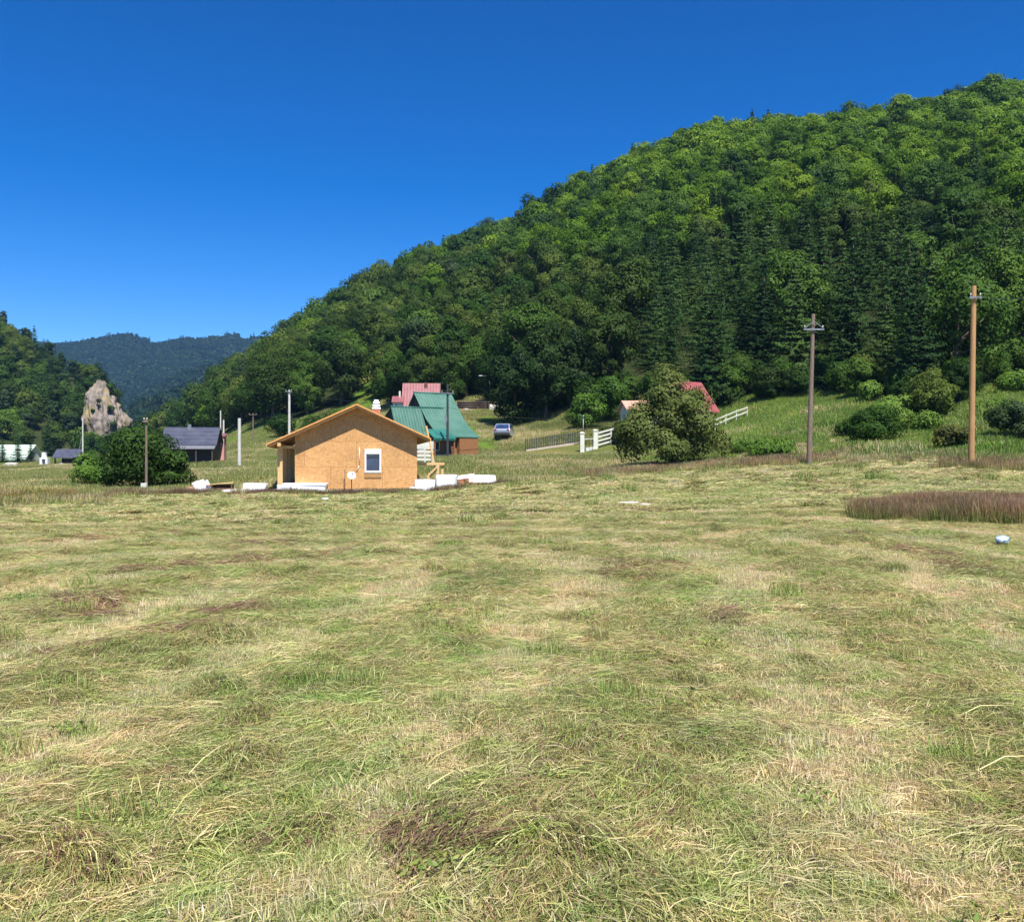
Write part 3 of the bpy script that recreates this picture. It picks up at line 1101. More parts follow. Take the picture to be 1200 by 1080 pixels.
def hay_zone(y0, y1, dens, far, seed):
    P, RT, SC, PK = [], [], [], []
    x, y, rng = sow(y0, y1, dens, seed=seed, pad=0 if far else 3.0)
    ok = y < field_edge(x, y) + rng.uniform(-.6, .2, len(x))
    if far and y0 < 25:
        ok &= rng.uniform(0, 1, len(x)) < sstep(y0, y0 + 7, y)
    if not far and y1 > 20:
        ok &= rng.uniform(0, 1, len(x)) < 1 - sstep(y1 - 7, y1, y)
    x, y = x[ok], y[ok]
    n = len(x)
    ph = swath_phase(x, y)
    ridge = np.exp(-((ph - .5) / .27) ** 2)
    ng_, nb, ns = swnoise(x, y, 1.0, 4.0, 43), swnoise(x, y, .8, 2.2, 44), swnoise(x, y, .9, 4.5, 47)
    u = rng.uniform(0, 1, n)
    dp = np.minimum(ph, 1 - ph)
    stub = np.exp(-(dp / .15) ** 2) + (ns - .5) * .9
    hv = rng.integers(0, 2, n)
    dark = ridge + .6 * (swnoise(x, y, .7, 6.0, 48) - .5) + rng.normal(0, .15, n) > .56
    pk = np.where(dark, (1 if far else 2) + hv, 0 if far else hv)
    pk = np.where((ng_ > .62) & (u < .65), 3 if far else 4, pk)
    pk = np.where((stub > .52) & (u < .9), (4 if far else 6) + rng.integers(0, 2, n), pk)
    pk = np.where((nb > .69) & (u < .5) & (stub < .5), 6 if far else 10, pk)
    v2 = rng.uniform(0, 1, n)
    pk = np.where((v2 < (.03 if far else .03)) & (ng_ > .45), 7 if far else 8, pk)
    pk = np.where(((v2 > .972) | ((np.abs(ph - .36) < .07) & (v2 > .84))) & (stub < .5), 8 if far else 13, pk)
    if not far:
        pk = np.where((v2 > .30) & (v2 < .315), 12, pk)
        pk = np.where((v2 > .40) & (v2 < .405), 14, pk)
        pk = np.where((v2 > .43) & (v2 < .434), 15, pk)
        sw = rng.integers(0, 2, n)
        pk = np.where((pk == 4) & (sw == 1), 5, pk)
        pk = np.where((pk == 8) & (sw == 1), 9, pk)
        pk = np.where((pk == 10) & (sw == 1), 11, pk)
    z, tx, ty = place(x, y, rng)
    az = swath_dir(x, y) + np.pi / 2 * 0 + rng.normal(0, .45, n) + np.where(rng.uniform(0, 1, n) < .35, rng.uniform(-1.5, 1.5, n), 0)
    rot = tilt_rot(az, tx, ty, rng, .05)
    sc = rng.uniform(.75, 1.25, n)
    return np.stack([x, y, z - .005], -1), rot, sc, pk


a = hay_zone(1.6, 8.5, 32.0, False, 201)
b = hay_zone(8.5, 29.0, 14.0, False, 202)
b[2][:] *= 1.12
scatter('cut_hay', near_v, [M['hay']], *[np.concatenate([p, q]) for p, q in zip(a, b)],
        label='freshly cut hay and stubble lying matted over the near part of the field', cat='hay')
a = hay_zone(22.0, 34.0, 6.0, True, 203)
b = hay_zone(34.0, 50.0, 4.2, True, 204)
b[2][:] *= 1.25
scatter('drying_hay', far_v, [M['hay']], *[np.concatenate([p, q]) for p, q in zip(a, b)],
        label='cut hay drying in curved swaths over the far part of the field', cat='hay')

# ------------------------------------------------------------------ uncut meadow and bank
MEADW = {'olive': 3, 'green': 3, 'hay': 2, 'brown': .8, 'pale': .6}
BANKW = {'lush': 5, 'green': 2, 'bright': 2, 'olive': 1, 'hay': .6}
mead_v = []
for s in range(3):
    mead_v.append(join(upright(300 + s, 900, 1.6, MEADW, (.15, .38), (.014, .026), .45)))
for s in range(3):
    mead_v.append(join(upright(310 + s, 1700, 1.6, BANKW, (.12, .30), (.012, .024), .6)))
mead_v.append(join(upright(320, 700, 1.4, {'hay': 3, 'pale': 3, 'brown': 1.5, 'straw': 1.5}, (.15, .4), (.012, .022), .4)))
x, y, rng = sow(28, 135, .62, seed=210)
pxx = 600 + F * x / y
ok = (y > field_edge(x, y) + rng.uniform(-.4, .6, len(x))) & (y < foot(x, y) + 4) & ~((pxx > 210) & (pxx < 600) & (y < 47.5)) & ~((pxx > 608) & (pxx < 740) & (y > 76) & (y < 85))
x, y = x[ok], y[ok]
n = len(x)
right = sstep(.10, .2, x / y) * sstep(0, 6, y - field_edge(x, y))
pk = np.where(rng.uniform(0, 1, n) < right * .95 + .08, 3 + rng.integers(0, 3, n), rng.integers(0, 3, n))
dry = vnoise(x, y, 7, 45, 3)
pk = np.where((dry > .56) & (rng.uniform(0, 1, n) < .75 - .66 * right), 6, pk)
z, tx, ty = place(x, y, rng)
scatter('meadow_grass', mead_v, [M['sward']], np.stack([x, y, z], -1), tilt_rot(rng.uniform(0, 6.28, n), tx, ty, rng, .03),
        rng.uniform(.55, 1.0, n) * (1 + .2 * right) * (1 + right * 1.2 * np.clip(vnoise(x, y, 3.0, 49, 2) - .55, 0, 1) * 2), pk, label='uncut green meadow grass between the mown field and the wood', cat='grass')
x, y, rng = sow(130, 290, .10, tmax=.62, seed=211)
ok = (y < foot(x, y) + 6) & (x < -20)
x, y = x[ok], y[ok]
n = len(x)
z, tx, ty = place(x, y, rng)
scatter('valley_grass', mead_v[:6], [M['sward']], np.stack([x, y, z], -1), tilt_rot(rng.uniform(0, 6.28, n), tx, ty, rng, .03),
        rng.uniform(.7, 1.1, n), rng.integers(0, 6, n), label='green grass on the far valley floor to the left', cat='grass')

# ------------------------------------------------------------------ tall seeding grass left standing
REDT = {'purple': 2.4, 'russet': 4, 'brown': 2, 'hay': 1, 'straw': .5}
tall_v = []
for s in range(3):
    tall_v.append(join(upright(330 + s, 330, .6, {'green': 3, 'olive': 3, 'hay': 2}, (.30, .66), (.006, .011), .26, REDT)))
for s in range(2):
    tall_v.append(join(upright(335 + s, 420, .6, {'olive': 3, 'hay': 2, 'brown': 1}, (.25, .5), (.010, .018), .3, {'brown': 2, 'purple': 1.5, 'hay': 2})))
for s in range(2):
    tall_v.append(join(upright(338 + s, 420, .6, {'hay': 3, 'olive': 1.5}, (.25, .5), (.010, .018), .3, {'brown': 1, 'straw': 2.2, 'pale': 1.5})))
tall_v.append(join(upright(341, 420, .6, {'umber': 3, 'olive': 1.6, 'brown': 1}, (.2, .46), (.010, .018), .35, {'umber': 3, 'purple': 2, 'brown': 1})))
tall_v.append(join(upright(342, 420, .6, {'hay': 3, 'brown': 2, 'olive': 1}, (.25, .5), (.010, .018), .3, {'russet': 3, 'straw': 1.5, 'brown': 1.5})))
TP = []


def strip(px0, px1, Yf, Yb, dens, kinds, sc, seed, soft=.5):
    rng = np.random.default_rng(seed)
    n = int((px1 - px0) / F * (Yf + Yb) / 2 * (Yb - Yf) * dens)
    yy = rng.uniform(Yf, Yb, n)
    pp = rng.uniform(px0, px1, n)
    xx = (pp - 600) / F * yy
    keep = rng.uniform(0, 1, n) < .55 + .9 * (vnoise(xx, yy, 1.6, seed, 2) - .3)
    xx, yy = xx[keep], yy[keep]
    n = len(xx)
    yy = yy + soft * (vnoise(xx, yy * 0, 1.2, seed + 1) - .5)
    z, tx, ty = place(xx, yy, rng)
    return np.stack([xx, yy, z - .01], -1), tilt_rot(rng.uniform(0, 6.28, n), tx * 0, ty * 0, rng, .05), rng.uniform(.8, 1.2, n) * sc, np.array(kinds)[rng.integers(0, len(kinds), n)]


# the purple-brown island on the right: a long tapering shape
def island(seed):
    rng = np.random.default_rng(seed)
    n = 2600
    lo_k = [(987, 607), (1040, 611), (1100, 613), (1160, 615), (1300, 618)]
    lo_y = [float(hit(p, q).y) for p, q in lo_k]
    hi_y = [lo_y[0] + .3, lo_y[1] + 2.2, lo_y[2] + 3.4, lo_y[3] + 4.2, lo_y[4] + 5]
    yy = rng.uniform(min(lo_y) - .5, max(hi_y), n)
    pp = rng.uniform(1010, 1300, n)
    k = (yy > np.interp(pp, [p for p, q in lo_k], lo_y) + .5 * (vnoise(pp / 20, pp * 0, 1.0, 5) - .5)) & (yy < np.interp(pp, [p for p, q in lo_k], hi_y))
    yy, pp = yy[k], pp[k]
    xx = (pp - 600) / F * yy
    z, tx, ty = place(xx, yy, rng)
    n = len(xx)
    return np.stack([xx, yy, z - .01], -1), tilt_rot(rng.uniform(0, 6.28, n), tx * 0, ty * 0, rng, .05), rng.uniform(.36, .72, n) * (.8 + .5 * vnoise(xx, yy, 1.1, 9, 2)), rng.integers(0, 3, n)


TP.append(island(401))
TP.append(strip(1102, 1500, 39.3, 42.8, 4, [0, 1, 2, 3], .85, 402))
TP.append(strip(690, 1000, 48.3, 51.5, 4, [8, 4, 8, 5, 3], .9, 403))
TP.append(strip(560, 780, 46.0, 48.5, 1.2, [5, 6, 4], .6, 404))
TP.append(strip(125, 600, 41.8, 43.4, 4.6, [7, 7, 3, 7, 7], .75, 405))
TP.append(strip(125, 220, 43, 48.0, 2.2, [7, 3, 7], .7, 409))
TP.append(strip(-100, 130, 32, 43, 1.1, [3, 4, 5, 6], .8, 406))
TP.append(strip(960, 1110, 44.5, 47.5, 2.0, [3, 4, 6], .7, 407))
TP.append(strip(600, 1000, 52, 60, .5, [4, 6, 5], .8, 408))
P, RT, SC, PK = [np.concatenate([t[i] for t in TP]) for i in range(4)]
scatter('tall_grass', tall_v, [M['tall']], P, RT, SC, PK, label='tall purple brown seeding grass left standing at the field edge', cat='grass')


# yellow flowers in the meadow at the left edge of the field
def flower_patch(seed, n=26):
    rng = np.random.default_rng(seed)
    v, f, c = [], [], []
    for i in range(n):
        r_, a_ = .9 * math.sqrt(rng.uniform()), rng.uniform(0, 6.28)
        p = np.array([r_ * math.cos(a_), r_ * math.sin(a_), rng.uniform(.3, .5)])
        s = rng.uniform(.025, .05)
        b0 = len(v)
        for k in range(5):
            aa = k * 1.2566
            v.append(p + np.array([s * math.cos(aa), s * math.sin(aa), .01]))
        f += [[b0, b0 + 1, b0 + 2, b0 + 3], [b0, b0 + 3, b0 + 4, b0 + 4]]
        v += [p + np.array([.004, 0, -p[2]]), p + np.array([-.004, 0, -p[2]]), p + np.array([-.002, 0, 0]), p + np.array([.002, 0, 0])]
        f += [[b0 + 5, b0 + 6, b0 + 7, b0 + 8]]
        cc = np.array([.62, .40, .03]) if rng.uniform() < .6 else np.array([.6, .2, .03])
        c += [cc] * 5 + [np.array([.1, .15, .04])] * 4
    f = np.array([q for q in f if len(set(q)) == 4])
    return np.array(v), [f], np.array(c)


rng = np.random.default_rng(5)
n = 90
yy = rng.uniform(30.5, 41, n)
xx = (rng.uniform(-60, 100, n) - 600) / F * yy
scatter('wild_flowers', [flower_patch(1), flower_patch(2)], [M['tall']], np.stack([xx, yy, ground(xx, yy)], -1),
        np.stack([np.zeros(n), np.zeros(n), rng.uniform(0, 6.28, n)], -1), rng.uniform(.8, 1.2, n), rng.integers(0, 2, n),
        label='yellow and orange wild flowers in the uncut left meadow', cat='flowers')


# ------------------------------------------------------------------ trees
def broadleaf(seed, h=10.0, w=7.5, nl=58, nleaf=9500, ls=.27, base=.03, top=.9, lobe=(.09, .17)):
    rng = np.random.default_rng(seed)
    zc, zr = h * (base + (1 - base) * .5), h * (1 - base) * .5
    L, Rr = [], []
    while len(L) < nl:
        d = rng.normal(0, 1, 3)
        d /= np.linalg.norm(d)
        k = rng.uniform(.35, .82)
        p = np.array([d[0] * w / 2 * k, d[1] * w / 2 * k, zc + d[2] * zr * k])
        s = (p[2] - h * base) / (h * (1 - base))
        pinch = 1.0 if s < .55 else 1 - (s - .55) * .75
        p[:2] *= pinch * (1.12 if .15 < s < .5 else 1)
        L.append(p)
        Rr.append(rng.uniform(*lobe) * w)
    L, Rr = np.array(L), np.array(Rr)
    k = rng.choice(nl, nleaf, p=Rr ** 2 / np.sum(Rr ** 2))
    d = rng.normal(0, 1, (nleaf, 3))
    d[:, 2] = d[:, 2] + .35
    d /= np.linalg.norm(d, axis=1, keepdims=True)
    rad = Rr[k] * (1 - .45 * rng.uniform(0, 1, nleaf) ** 2.2)
    # a rough, twiggy outline
    rad *= 1 + .18 * np.sin(d[:, 0] * 9 + k) * np.cos(d[:, 1] * 8 + 2 * k)
    c = L[k] + d * rad[:, None] * np.array([1, 1, .85])
    ok = c[:, 2] > h * base * .5
    c, d, k = c[ok], d[ok], k[ok]
    oc = (c - np.array([0, 0, zc])) / np.array([w / 2, w / 2, zr])
    V, Fq = leaf_cloud(c, d * .8 + oc * .75 + np.array([0, 0, .15]), rng.uniform(.6, 1.35, len(c)) * ls, rng, jitter=.34)
    lobe_t = rng.uniform(.38, .68, nl)
    val = np.clip(lobe_t[k] + rng.normal(0, .09, len(c)), 0, 1)
    C = np.repeat(val[:, None], 4, 0).repeat(3, 1)
    # stray leafy twigs
    return V, [Fq], C


def spruce(seed, h=12.0, w=4.6, levels=30, ls=.72, droop=.35, crown0=.03):
    rng = np.random.default_rng(seed)
    cs, ns, sz, vals = [], [], [], []
    for i in range(levels):
        s = crown0 + (1 - crown0) * (i + rng.uniform(-.3, .3)) / levels
        Lb = w / 2 * (1 - s) ** .82 * rng.uniform(.85, 1.12) + .12
        nb = max(4, int(9 * (1 - s) + 3))
        a0 = rng.uniform(0, 6.28)
        for k in range(nb):
            a = a0 + 6.283 * k / nb + rng.normal(0, .14)
            Lk = Lb * rng.uniform(.55, 1.22)
            dr = droop * rng.uniform(.6, 1.4)
            m_ = max(3, int(Lk / .2))
            tone = rng.uniform(.3, .7)
            for j in range(m_):
                f = (j + .6) / m_
                r_ = Lk * f
                z = h * s - dr * r_ * (1.1 - .5 * f) + .04 * r_ * r_
                for side in (-1, 0, 1):
                    wd_ = (1 - f) * .55 * side * min(1, Lk * .6) + rng.normal(0, .05)
                    cs.append((r_ * math.cos(a) - wd_ * math.sin(a), r_ * math.sin(a) + wd_ * math.cos(a), z - abs(wd_) * .25 + rng.normal(0, .05)))
                    ns.append((math.cos(a) * .5, math.sin(a) * .5, .9))
                    sz.append(rng.uniform(.34, .62) * ls * (1 - .35 * f))
                    vals.append(tone + rng.normal(0, .08) + .18 * f)
    cs, ns, sz, vals = np.array(cs), np.array(ns), np.array(sz), np.clip(np.array(vals), 0, 1)
    V, Fq = leaf_cloud(cs, ns, sz, rng, .5, .35)
    C = np.repeat(vals[:, None], 4, 0).repeat(3, 1)
    return V, [Fq], C


def pine(seed, h=12.0, w=5.5, nl=20, nleaf=4500, ls=.30):
    return broadleaf(seed, h, w, nl, nleaf, ls, base=.26, lobe=(.13, .23))


def mesh3(name, data, mat_):
    return mesh_np(name, data[0], data[1], [mat_], data[2])


def trunk_mesh(name, h, r, limbs, seed, frac=.75):
    rng = np.random.default_rng(seed)
    mb = MB()
    n = 6
    pts = [(0.12 * r * i * rng.normal(), .12 * r * i * rng.normal(), -.35 + (h * frac + .35) * i / n) for i in range(n + 1)]
    mb.tube(pts, [r * (1.25 if i == 0 else 1 - .85 * i / n) for i in range(n + 1)], 8)
    for k in range(limbs):
        s = rng.uniform(.2, .8)
        a = k * 2.4 + rng.uniform(-.4, .4)
        p = Vector((0, 0, h * frac * s))
        Lk = h * rng.uniform(.16, .28)
        q = p + Vector((math.cos(a) * Lk, math.sin(a) * Lk, Lk * rng.uniform(.5, .9)))
        mid = (p + q) / 2 + Vector((0, 0, -.05 * Lk))
        mb.tube([p, mid, q], [r * .45 * (1 - s * .5), r * .28, r * .08], 6)
    o = mb.build(name, M['bark'], None, smooth=True)
    me_ = o.data
    bpy.data.objects.remove(o)
    return me_


TONES = {'fresh green': 'leaf_fresh', 'mid green': 'leaf_mid', 'olive green': 'leaf_olive', 'dark blue green': 'leaf_spruce', 'sombre green': 'leaf_pine'}
PROTO = []      # (kind, tone, crown mesh, trunk mesh, height of the mesh, width)
FARV = []
rs = 500
BT = trunk_mesh('trunk', 10, .26, 9, 1)
CT = trunk_mesh('trunk', 12, .20, 0, 2, .97)
for tone in ('fresh green', 'mid green', 'olive green'):
    for s in range(3):
        rs += 1
        wv = (7.2, 8.2, 6.4)[s]
        d = broadleaf(rs, 10, wv)
        PROTO.append(('broadleaf', tone, mesh3('crown', d, M[TONES[tone]]), BT, 10.0, wv))
for s in range(4):
    rs += 1
    d = spruce(rs, 12, (6.2, 7.4, 5.6, 8.0)[s])
    PROTO.append(('spruce', 'dark blue green', mesh3('crown', d, M['leaf_spruce']), CT, 12.0, 4.8))
for s in range(2):
    rs += 1
    d = pine(rs)
    PROTO.append(('pine', 'sombre green', mesh3('crown', d, M['leaf_pine']), BT, 12.0, 5.5))
BYK = {}
for i, p in enumerate(PROTO):
    BYK.setdefault((p[0], p[1]), []).append(i)

# forest stand: where each tree of the two wooded hills grows
rng = np.random.default_rng(77)
cand_t = rng.uniform(-1.0, .95, 60000)
cand_y = np.sqrt(rng.uniform(70 ** 2, 345 ** 2, 60000))
cx, cy = cand_t * cand_y, cand_y
px = 600 + F * cand_t
crest = np.interp(px, [-600, 160, 161, 180, 1200, 2000], [338, 335, 300, 345, 310, 310])
gapv = (px > 152) & (px < 178)
ok = (cy > foot(cx, cy) + 2.5) & (cy < crest) & ~gapv
cx, cy, px = cx[ok], cy[ok], px[ok]
cz = ground(cx, cy)
py = 540 - (cz - EYE) / cy * F


ok = ~open_ground(px, py)
cx, cy, cz, px, py = cx[ok], cy[ok], cz[ok], px[ok], py[ok]


def kind_at(px, py, x, y, z):
    u = random.random()
    if px < 165:
        return ('broadleaf', 'olive green') if u < .3 else ('broadleaf', 'mid green') if u < .55 else ('pine', 'sombre green') if u < .85 else ('spruce', 'dark blue green')
    nz = float(vnoise(np.array([x]), np.array([y]), 22, 61, 2)[0])
    if 765 < px < 1075 and py > 285 + 80 * nz and u < .9:
        return ('spruce', 'dark blue green')
    d_foot = y - float(foot(np.array([x]), np.array([y]))[0])
    top = y > 285
    if top and u < .07:
        return ('spruce', 'dark blue green')
    if top and u < .16:
        return ('pine', 'sombre green')
    if px > 1075 and py > 360:
        return ('broadleaf', 'mid green') if u < .5 else ('pine', 'sombre green') if u < .7 else ('broadleaf', 'fresh green') if u < .85 else ('spruce', 'dark blue green')
    fr = sstep(430, 800, px) * (1 - sstep(.0, 1.0, (py - 160 - max(0, (900 - px)) * .45) / 260))
    v_ = u + (nz - .5) * .8
    if py > 385 and px < 780:
        fr = 0
    if v_ < fr * .95:
        return ('broadleaf', 'fresh green')
    if px < 560 and u > .86:
        return ('pine', 'sombre green')
    if u > .93:
        return ('spruce', 'dark blue green')
    return ('broadleaf', 'olive green') if v_ < .60 else ('broadleaf', 'mid green')


cell = {}
STAND = []
for i in range(len(cx)):
    d0 = 4.3 if 765 < px[i] < 1075 and py[i] > 300 else 6.2
    if cy[i] > 200:
        d0 = 6.4
    if px[i] < 165:
        d0 = 4.9
    if cy[i] - float(foot(cx[i:i + 1], cy[i:i + 1])[0]) < 14 and px[i] > 165:
        d0 = min(d0, 4.6)
    k = (int(cx[i] // 6), int(cy[i] // 6))
    bad = False
    for a_ in (-1, 0, 1):
        for b_ in (-1, 0, 1):
            for q in cell.get((k[0] + a_, k[1] + b_), ()):
                if (q[0] - cx[i]) ** 2 + (q[1] - cy[i]) ** 2 < (d0 * q[2]) ** 2:
                    bad = True
    if bad:
        continue
    kd = kind_at(px[i], py[i], cx[i], cy[i], cz[i])
    h = {'broadleaf': random.uniform(8.5, 13), 'spruce': random.uniform(8, 14), 'pine': random.uniform(9, 13)}[kd[0]]
    if px[i] < 165:
        h *= .8
    if cy[i] > 285:
        h *= .9
    cell.setdefault(k, []).append((cx[i], cy[i], random.uniform(.85, 1.15)))
    STAND.append(dict(x=cx[i], y=cy[i], z=cz[i], px=px[i], py=py[i], kind=kd, h=h, rz=random.uniform(0, 6.28)))
# trees that mark the skyline or the foot of the wood in the photo: (px, Y, kind, height)
for (p_, Y_, kd, h) in [(1152, 303, ('broadleaf', 'mid green'), 14), (1166, 302, ('broadleaf', 'mid green'), 14.5), (1138, 305, ('broadleaf', 'mid green'), 12), (1180, 304, ('broadleaf', 'mid green'), 12), (1190, 302, ('spruce', 'dark blue green'), 13), (1174, 306, ('spruce', 'dark blue green'), 14),
                        (1071, 306, ('spruce', 'dark blue green'), 15), (900, 304, ('spruce', 'dark blue green'), 13), (741, 302, ('spruce', 'dark blue green'), 13),
                        (608, 303, ('pine', 'sombre green'), 11), (440, 303, ('pine', 'sombre green'), 12), (797, 303, ('spruce', 'dark blue green'), 12),
                        (838, 304, ('spruce', 'dark blue green'), 12), (676, 303, ('spruce', 'dark blue green'), 12), (30, 332, ('pine', 'sombre green'), 12), (5, 330, ('pine', 'sombre green'), 12),
                        (40, 331, ('spruce', 'dark blue green'), 13), (55, 330, ('pine', 'sombre green'), 12)]:
    q = on_ground(p_, Y_)
    STAND.append(dict(x=q.x, y=q.y, z=q.z, px=p_, py=540 - (q.z - EYE) / Y_ * F, kind=kd, h=h, rz=random.uniform(0, 6.28)))

for (p_, Y_, h) in [(93, 252, 7), (102, 250, 6), (112, 254, 6.5), (123, 251, 6), (133, 253, 6.5), (143, 250, 7), (152, 256, 8), (160, 262, 9), (107, 283, 9), (115, 290, 9), (124, 286, 8), (100, 280, 9)]:
    q = on_ground(p_, Y_)
    STAND.append(dict(x=q.x, y=q.y, z=q.z, px=p_, py=540 - (q.z - EYE) / Y_ * F, kind=('broadleaf', 'mid green'), h=h * 1.25, rz=random.uniform(0, 6.28)))
for (p_, Y_, h) in [(462, 133, 9), (478, 131, 8.5), (496, 131, 9.5), (514, 131, 9), (532, 130, 9), (546, 131, 8.5), (566, 134, 9), (586, 122, 9)]:
    q = on_ground(p_, Y_)
    STAND.append(dict(x=q.x, y=q.y, z=q.z, px=p_, py=540 - (q.z - EYE) / Y_ * F, kind=('broadleaf', 'mid green') if p_ % 4 else ('broadleaf', 'olive green'), h=h, rz=random.uniform(0, 6.28)))
for k in range(170):
    p_ = random.uniform(440, 1290)
    if 548 < p_ < 588:
        continue
    t_ = (p_ - 600) / F
    Y_ = float(np.interp(p_, list(FOOT.keys()), list(FOOT.values()))) + random.uniform(.5, 7)
    q = on_ground(p_, Y_)
    STAND.append(dict(x=q.x, y=q.y, z=q.z, px=p_, py=540 - (q.z - EYE) / Y_ * F, kind=('broadleaf', random.choice(['mid green', 'olive green', 'mid green'])), h=random.uniform(2.2, 4.2), rz=random.uniform(0, 6.28)))
inside = [t for t in STAND if -8 < t['px'] < 1208]
inside.sort(key=lambda t: -t['h'] / t['y'])
NEAR = inside[:262]
nearset = set(id(t) for t in NEAR)
REST = [t for t in STAND if id(t) not in nearset]


def add_tree(name, loc, proto, h, rz, wide=1.0, label=None, cat='tree', group=None):
    kind, tone, cm, tm, mh, mw = proto
    e = empty(name, loc, rz, label, cat, group)
    k = h / mh
    e.scale = (k * wide, k * wide, k)
    link(bpy.data.objects.new('trunk', tm), e)
    link(bpy.data.objects.new('crown', cm), e)
    return e


ORD = ['leftmost', 'second from left', 'third from left', 'fourth from left', 'fifth from left', 'sixth from left', 'seventh from left', 'eighth from left', 'ninth from left', 'tenth from left', 'eleventh from left', 'twelfth from left', 'thirteenth from left', 'fourteenth from left', 'fifteenth from left', 'sixteenth from left']
PLACES = [(-50, 100, 'left of the cliff'), (100, 320, 'behind the dark roofed barn'), (320, 415, 'above the left roof slope'), (415, 460, 'above the plywood ridge'), (460, 520, 'above the red roofed house'),
          (520, 580, 'above the green house pole'), (580, 640, 'above the parked car'), (640, 700, 'above the cream gateposts'), (700, 765, 'above the salmon shed'),
          (765, 840, 'above the red cottage roof'), (840, 905, 'left of the grey pole'), (905, 950, 'just left of the grey pole'), (950, 1010, 'just right of the grey pole'), (1010, 1075, 'above the bank bushes'),
          (1075, 1138, 'just left of the tan pole'), (1138, 1260, 'right of the tan pole')]
cells = {}
for t in NEAR:
    place_ = next(p for p in PLACES if p[0] <= t['px'] < p[1])[2]
    dfo = t['y'] - float(foot(np.array([t['x']]), np.array([t['y']]))[0])
    band = 'at the wood edge' if dfo < 10 else 'low on the slope' if dfo < 26 else 'farther up the slope'
    t['cell'] = (t['kind'], place_, band)
    cells.setdefault(t['cell'], []).append(t)
print('largest cell', max(len(v) for v in cells.values()))
for c_, ts in cells.items():
    ts.sort(key=lambda t: t['px'])
    (kind, tone), place_, band = c_
    short = {'fresh green': 'fresh green', 'mid green': 'mid-green', 'olive green': 'olive', 'dark blue green': 'dark', 'sombre green': 'sombre'}[tone]
    bs = {'at the wood edge': 'edge', 'low on the slope': 'low', 'farther up the slope': 'upper'}[band]
    for j, t in enumerate(ts):
        noun = {'broadleaf': 'broadleaf', 'spruce': 'spruce', 'pine': 'pine'}[kind]
        if len(ts) == 1:
            lab = f"only {short} {noun} {band} {place_}"
        else:
            lab = f"{ORD[j]} {short} {noun} {band} {place_}"
        add_tree({'broadleaf': 'broadleaf_tree', 'spruce': 'spruce_tree', 'pine': 'pine_tree'}[kind], (t['x'], t['y'], t['z'] - .1),
                 PROTO[BYK[t['kind']][random.randrange(len(BYK[t['kind']]))]], t['h'], t['rz'], random.uniform(.9, 1.15), lab, 'tree',
                 'trees along the lower edge of the wooded hill')

# the rest of the wood, lighter meshes
fv, fkey = [], {}
for (kd, tone), ids in BYK.items():
    for s in range(2):
        rs += 1
        if kd == 'spruce':
            d = spruce(rs, 12, 5.6, 20, 1.3)
        elif kd == 'pine':
            d = broadleaf(rs, 12, 5.5, 16, 1800, .52, .26, lobe=(.13, .25))
        else:
            d = broadleaf(rs, 10, 8.2, 36, 3200, .55, lobe=(.13, .23))
        fkey.setdefault((kd, tone), []).append(len(fv))
        fv.append((kd, tone, d))
mlist = [M['leaf_fresh'], M['leaf_mid'], M['leaf_olive'], M['leaf_spruce'], M['leaf_pine']]
mname = ['fresh green', 'mid green', 'olive green', 'dark blue green', 'sombre green']
P = np.array([[t['x'], t['y'], t['z'] - .1] for t in REST])
pk = np.array([random.choice(fkey[t['kind']]) for t in REST])
sc = np.array([t['h'] / (10 if t['kind'][0] == 'broadleaf' else 12) for t in REST])
rt = np.array([[0, 0, t['rz']] for t in REST])
fo = scatter('forest', [v[2] for v in fv], mlist, P, rt, sc, pk, label='dense mixed wood covering the upper slopes of both hills', cat='forest')
# every variant keeps its own foliage material
mi = np.concatenate([np.full(sum(len(f) for f in v[2][1]), mname.index(v[1])) for v in fv]).astype(np.int32)
fo.data.polygons.foreach_set('material_index', mi)
print('forest', len(STAND), 'near', len(NEAR))

# far woods: low-detail crowns on the ranges
fm = [broadleaf(701, 10, 8.5, 12, 130, 2.2), broadleaf(702, 11, 8, 10, 120, 2.2), spruce(703, 13, 5.2, 7, 3.4)]
pts, rr, ss, pp = [], [], [], []
rng = np.random.default_rng(9)
for (Hf, t0, t1, y0, y1, n, k) in ((H3, -.5, -.2, 925, 1290, 9000, 1.05), (H1, -.6, -.20, 1050, 1940, 24000, 1.25), (H2, -.47, -.2, 505, 830, 5200, 1.0)):
    t = rng.uniform(t0, t1, n)
    yv = rng.uniform(y0, y1, n)
    xv = t * yv
    zv = Hf(xv, yv)
    keep = vnoise(xv, yv, 90 if k > 1.1 else 45 if k < 1.02 else 70, 15, 3) < .66
    pts.append(np.stack([xv, yv, zv - .5], -1)[keep])
    kk = int(keep.sum())
    rr.append(np.stack([np.zeros(kk), np.zeros(kk), rng.uniform(0, 6.28, kk)], -1))
    ss.append(rng.uniform(.8, 1.4, kk) * k)
    pp.append(rng.choice(3, kk, p=[.42, .33, .25]))
scatter('mountain_forest', fm, [M['leaf_far']], np.concatenate(pts), np.concatenate(rr), np.concatenate(ss), np.concatenate(pp),
        label='far bluish wood covering the mountains at the valley end', cat='forest')


# ------------------------------------------------------------------ shrubs and single trees
def merge(*ds):
    V, Fq, C, off = [], [], [], 0
    for (v, f, c), o_ in ds:
        V.append(v + np.array(o_))
        Fq.append(f[0] + off)
        C.append(c)
        off += len(v)
    return np.concatenate(V), [np.concatenate(Fq)], np.concatenate(C)


def single(name, p, data, mat_, trunk=None, label=None, cat='bush', group=None, stem='stem', leafname='foliage', rz=0.0):
    e = empty(name, p, rz, label, cat, group)
    if trunk is not None:
        tm = link(bpy.data.objects.new(stem, trunk), e)
    link(bpy.data.objects.new(leafname, mesh3(leafname, data, mat_)), e)
    return e


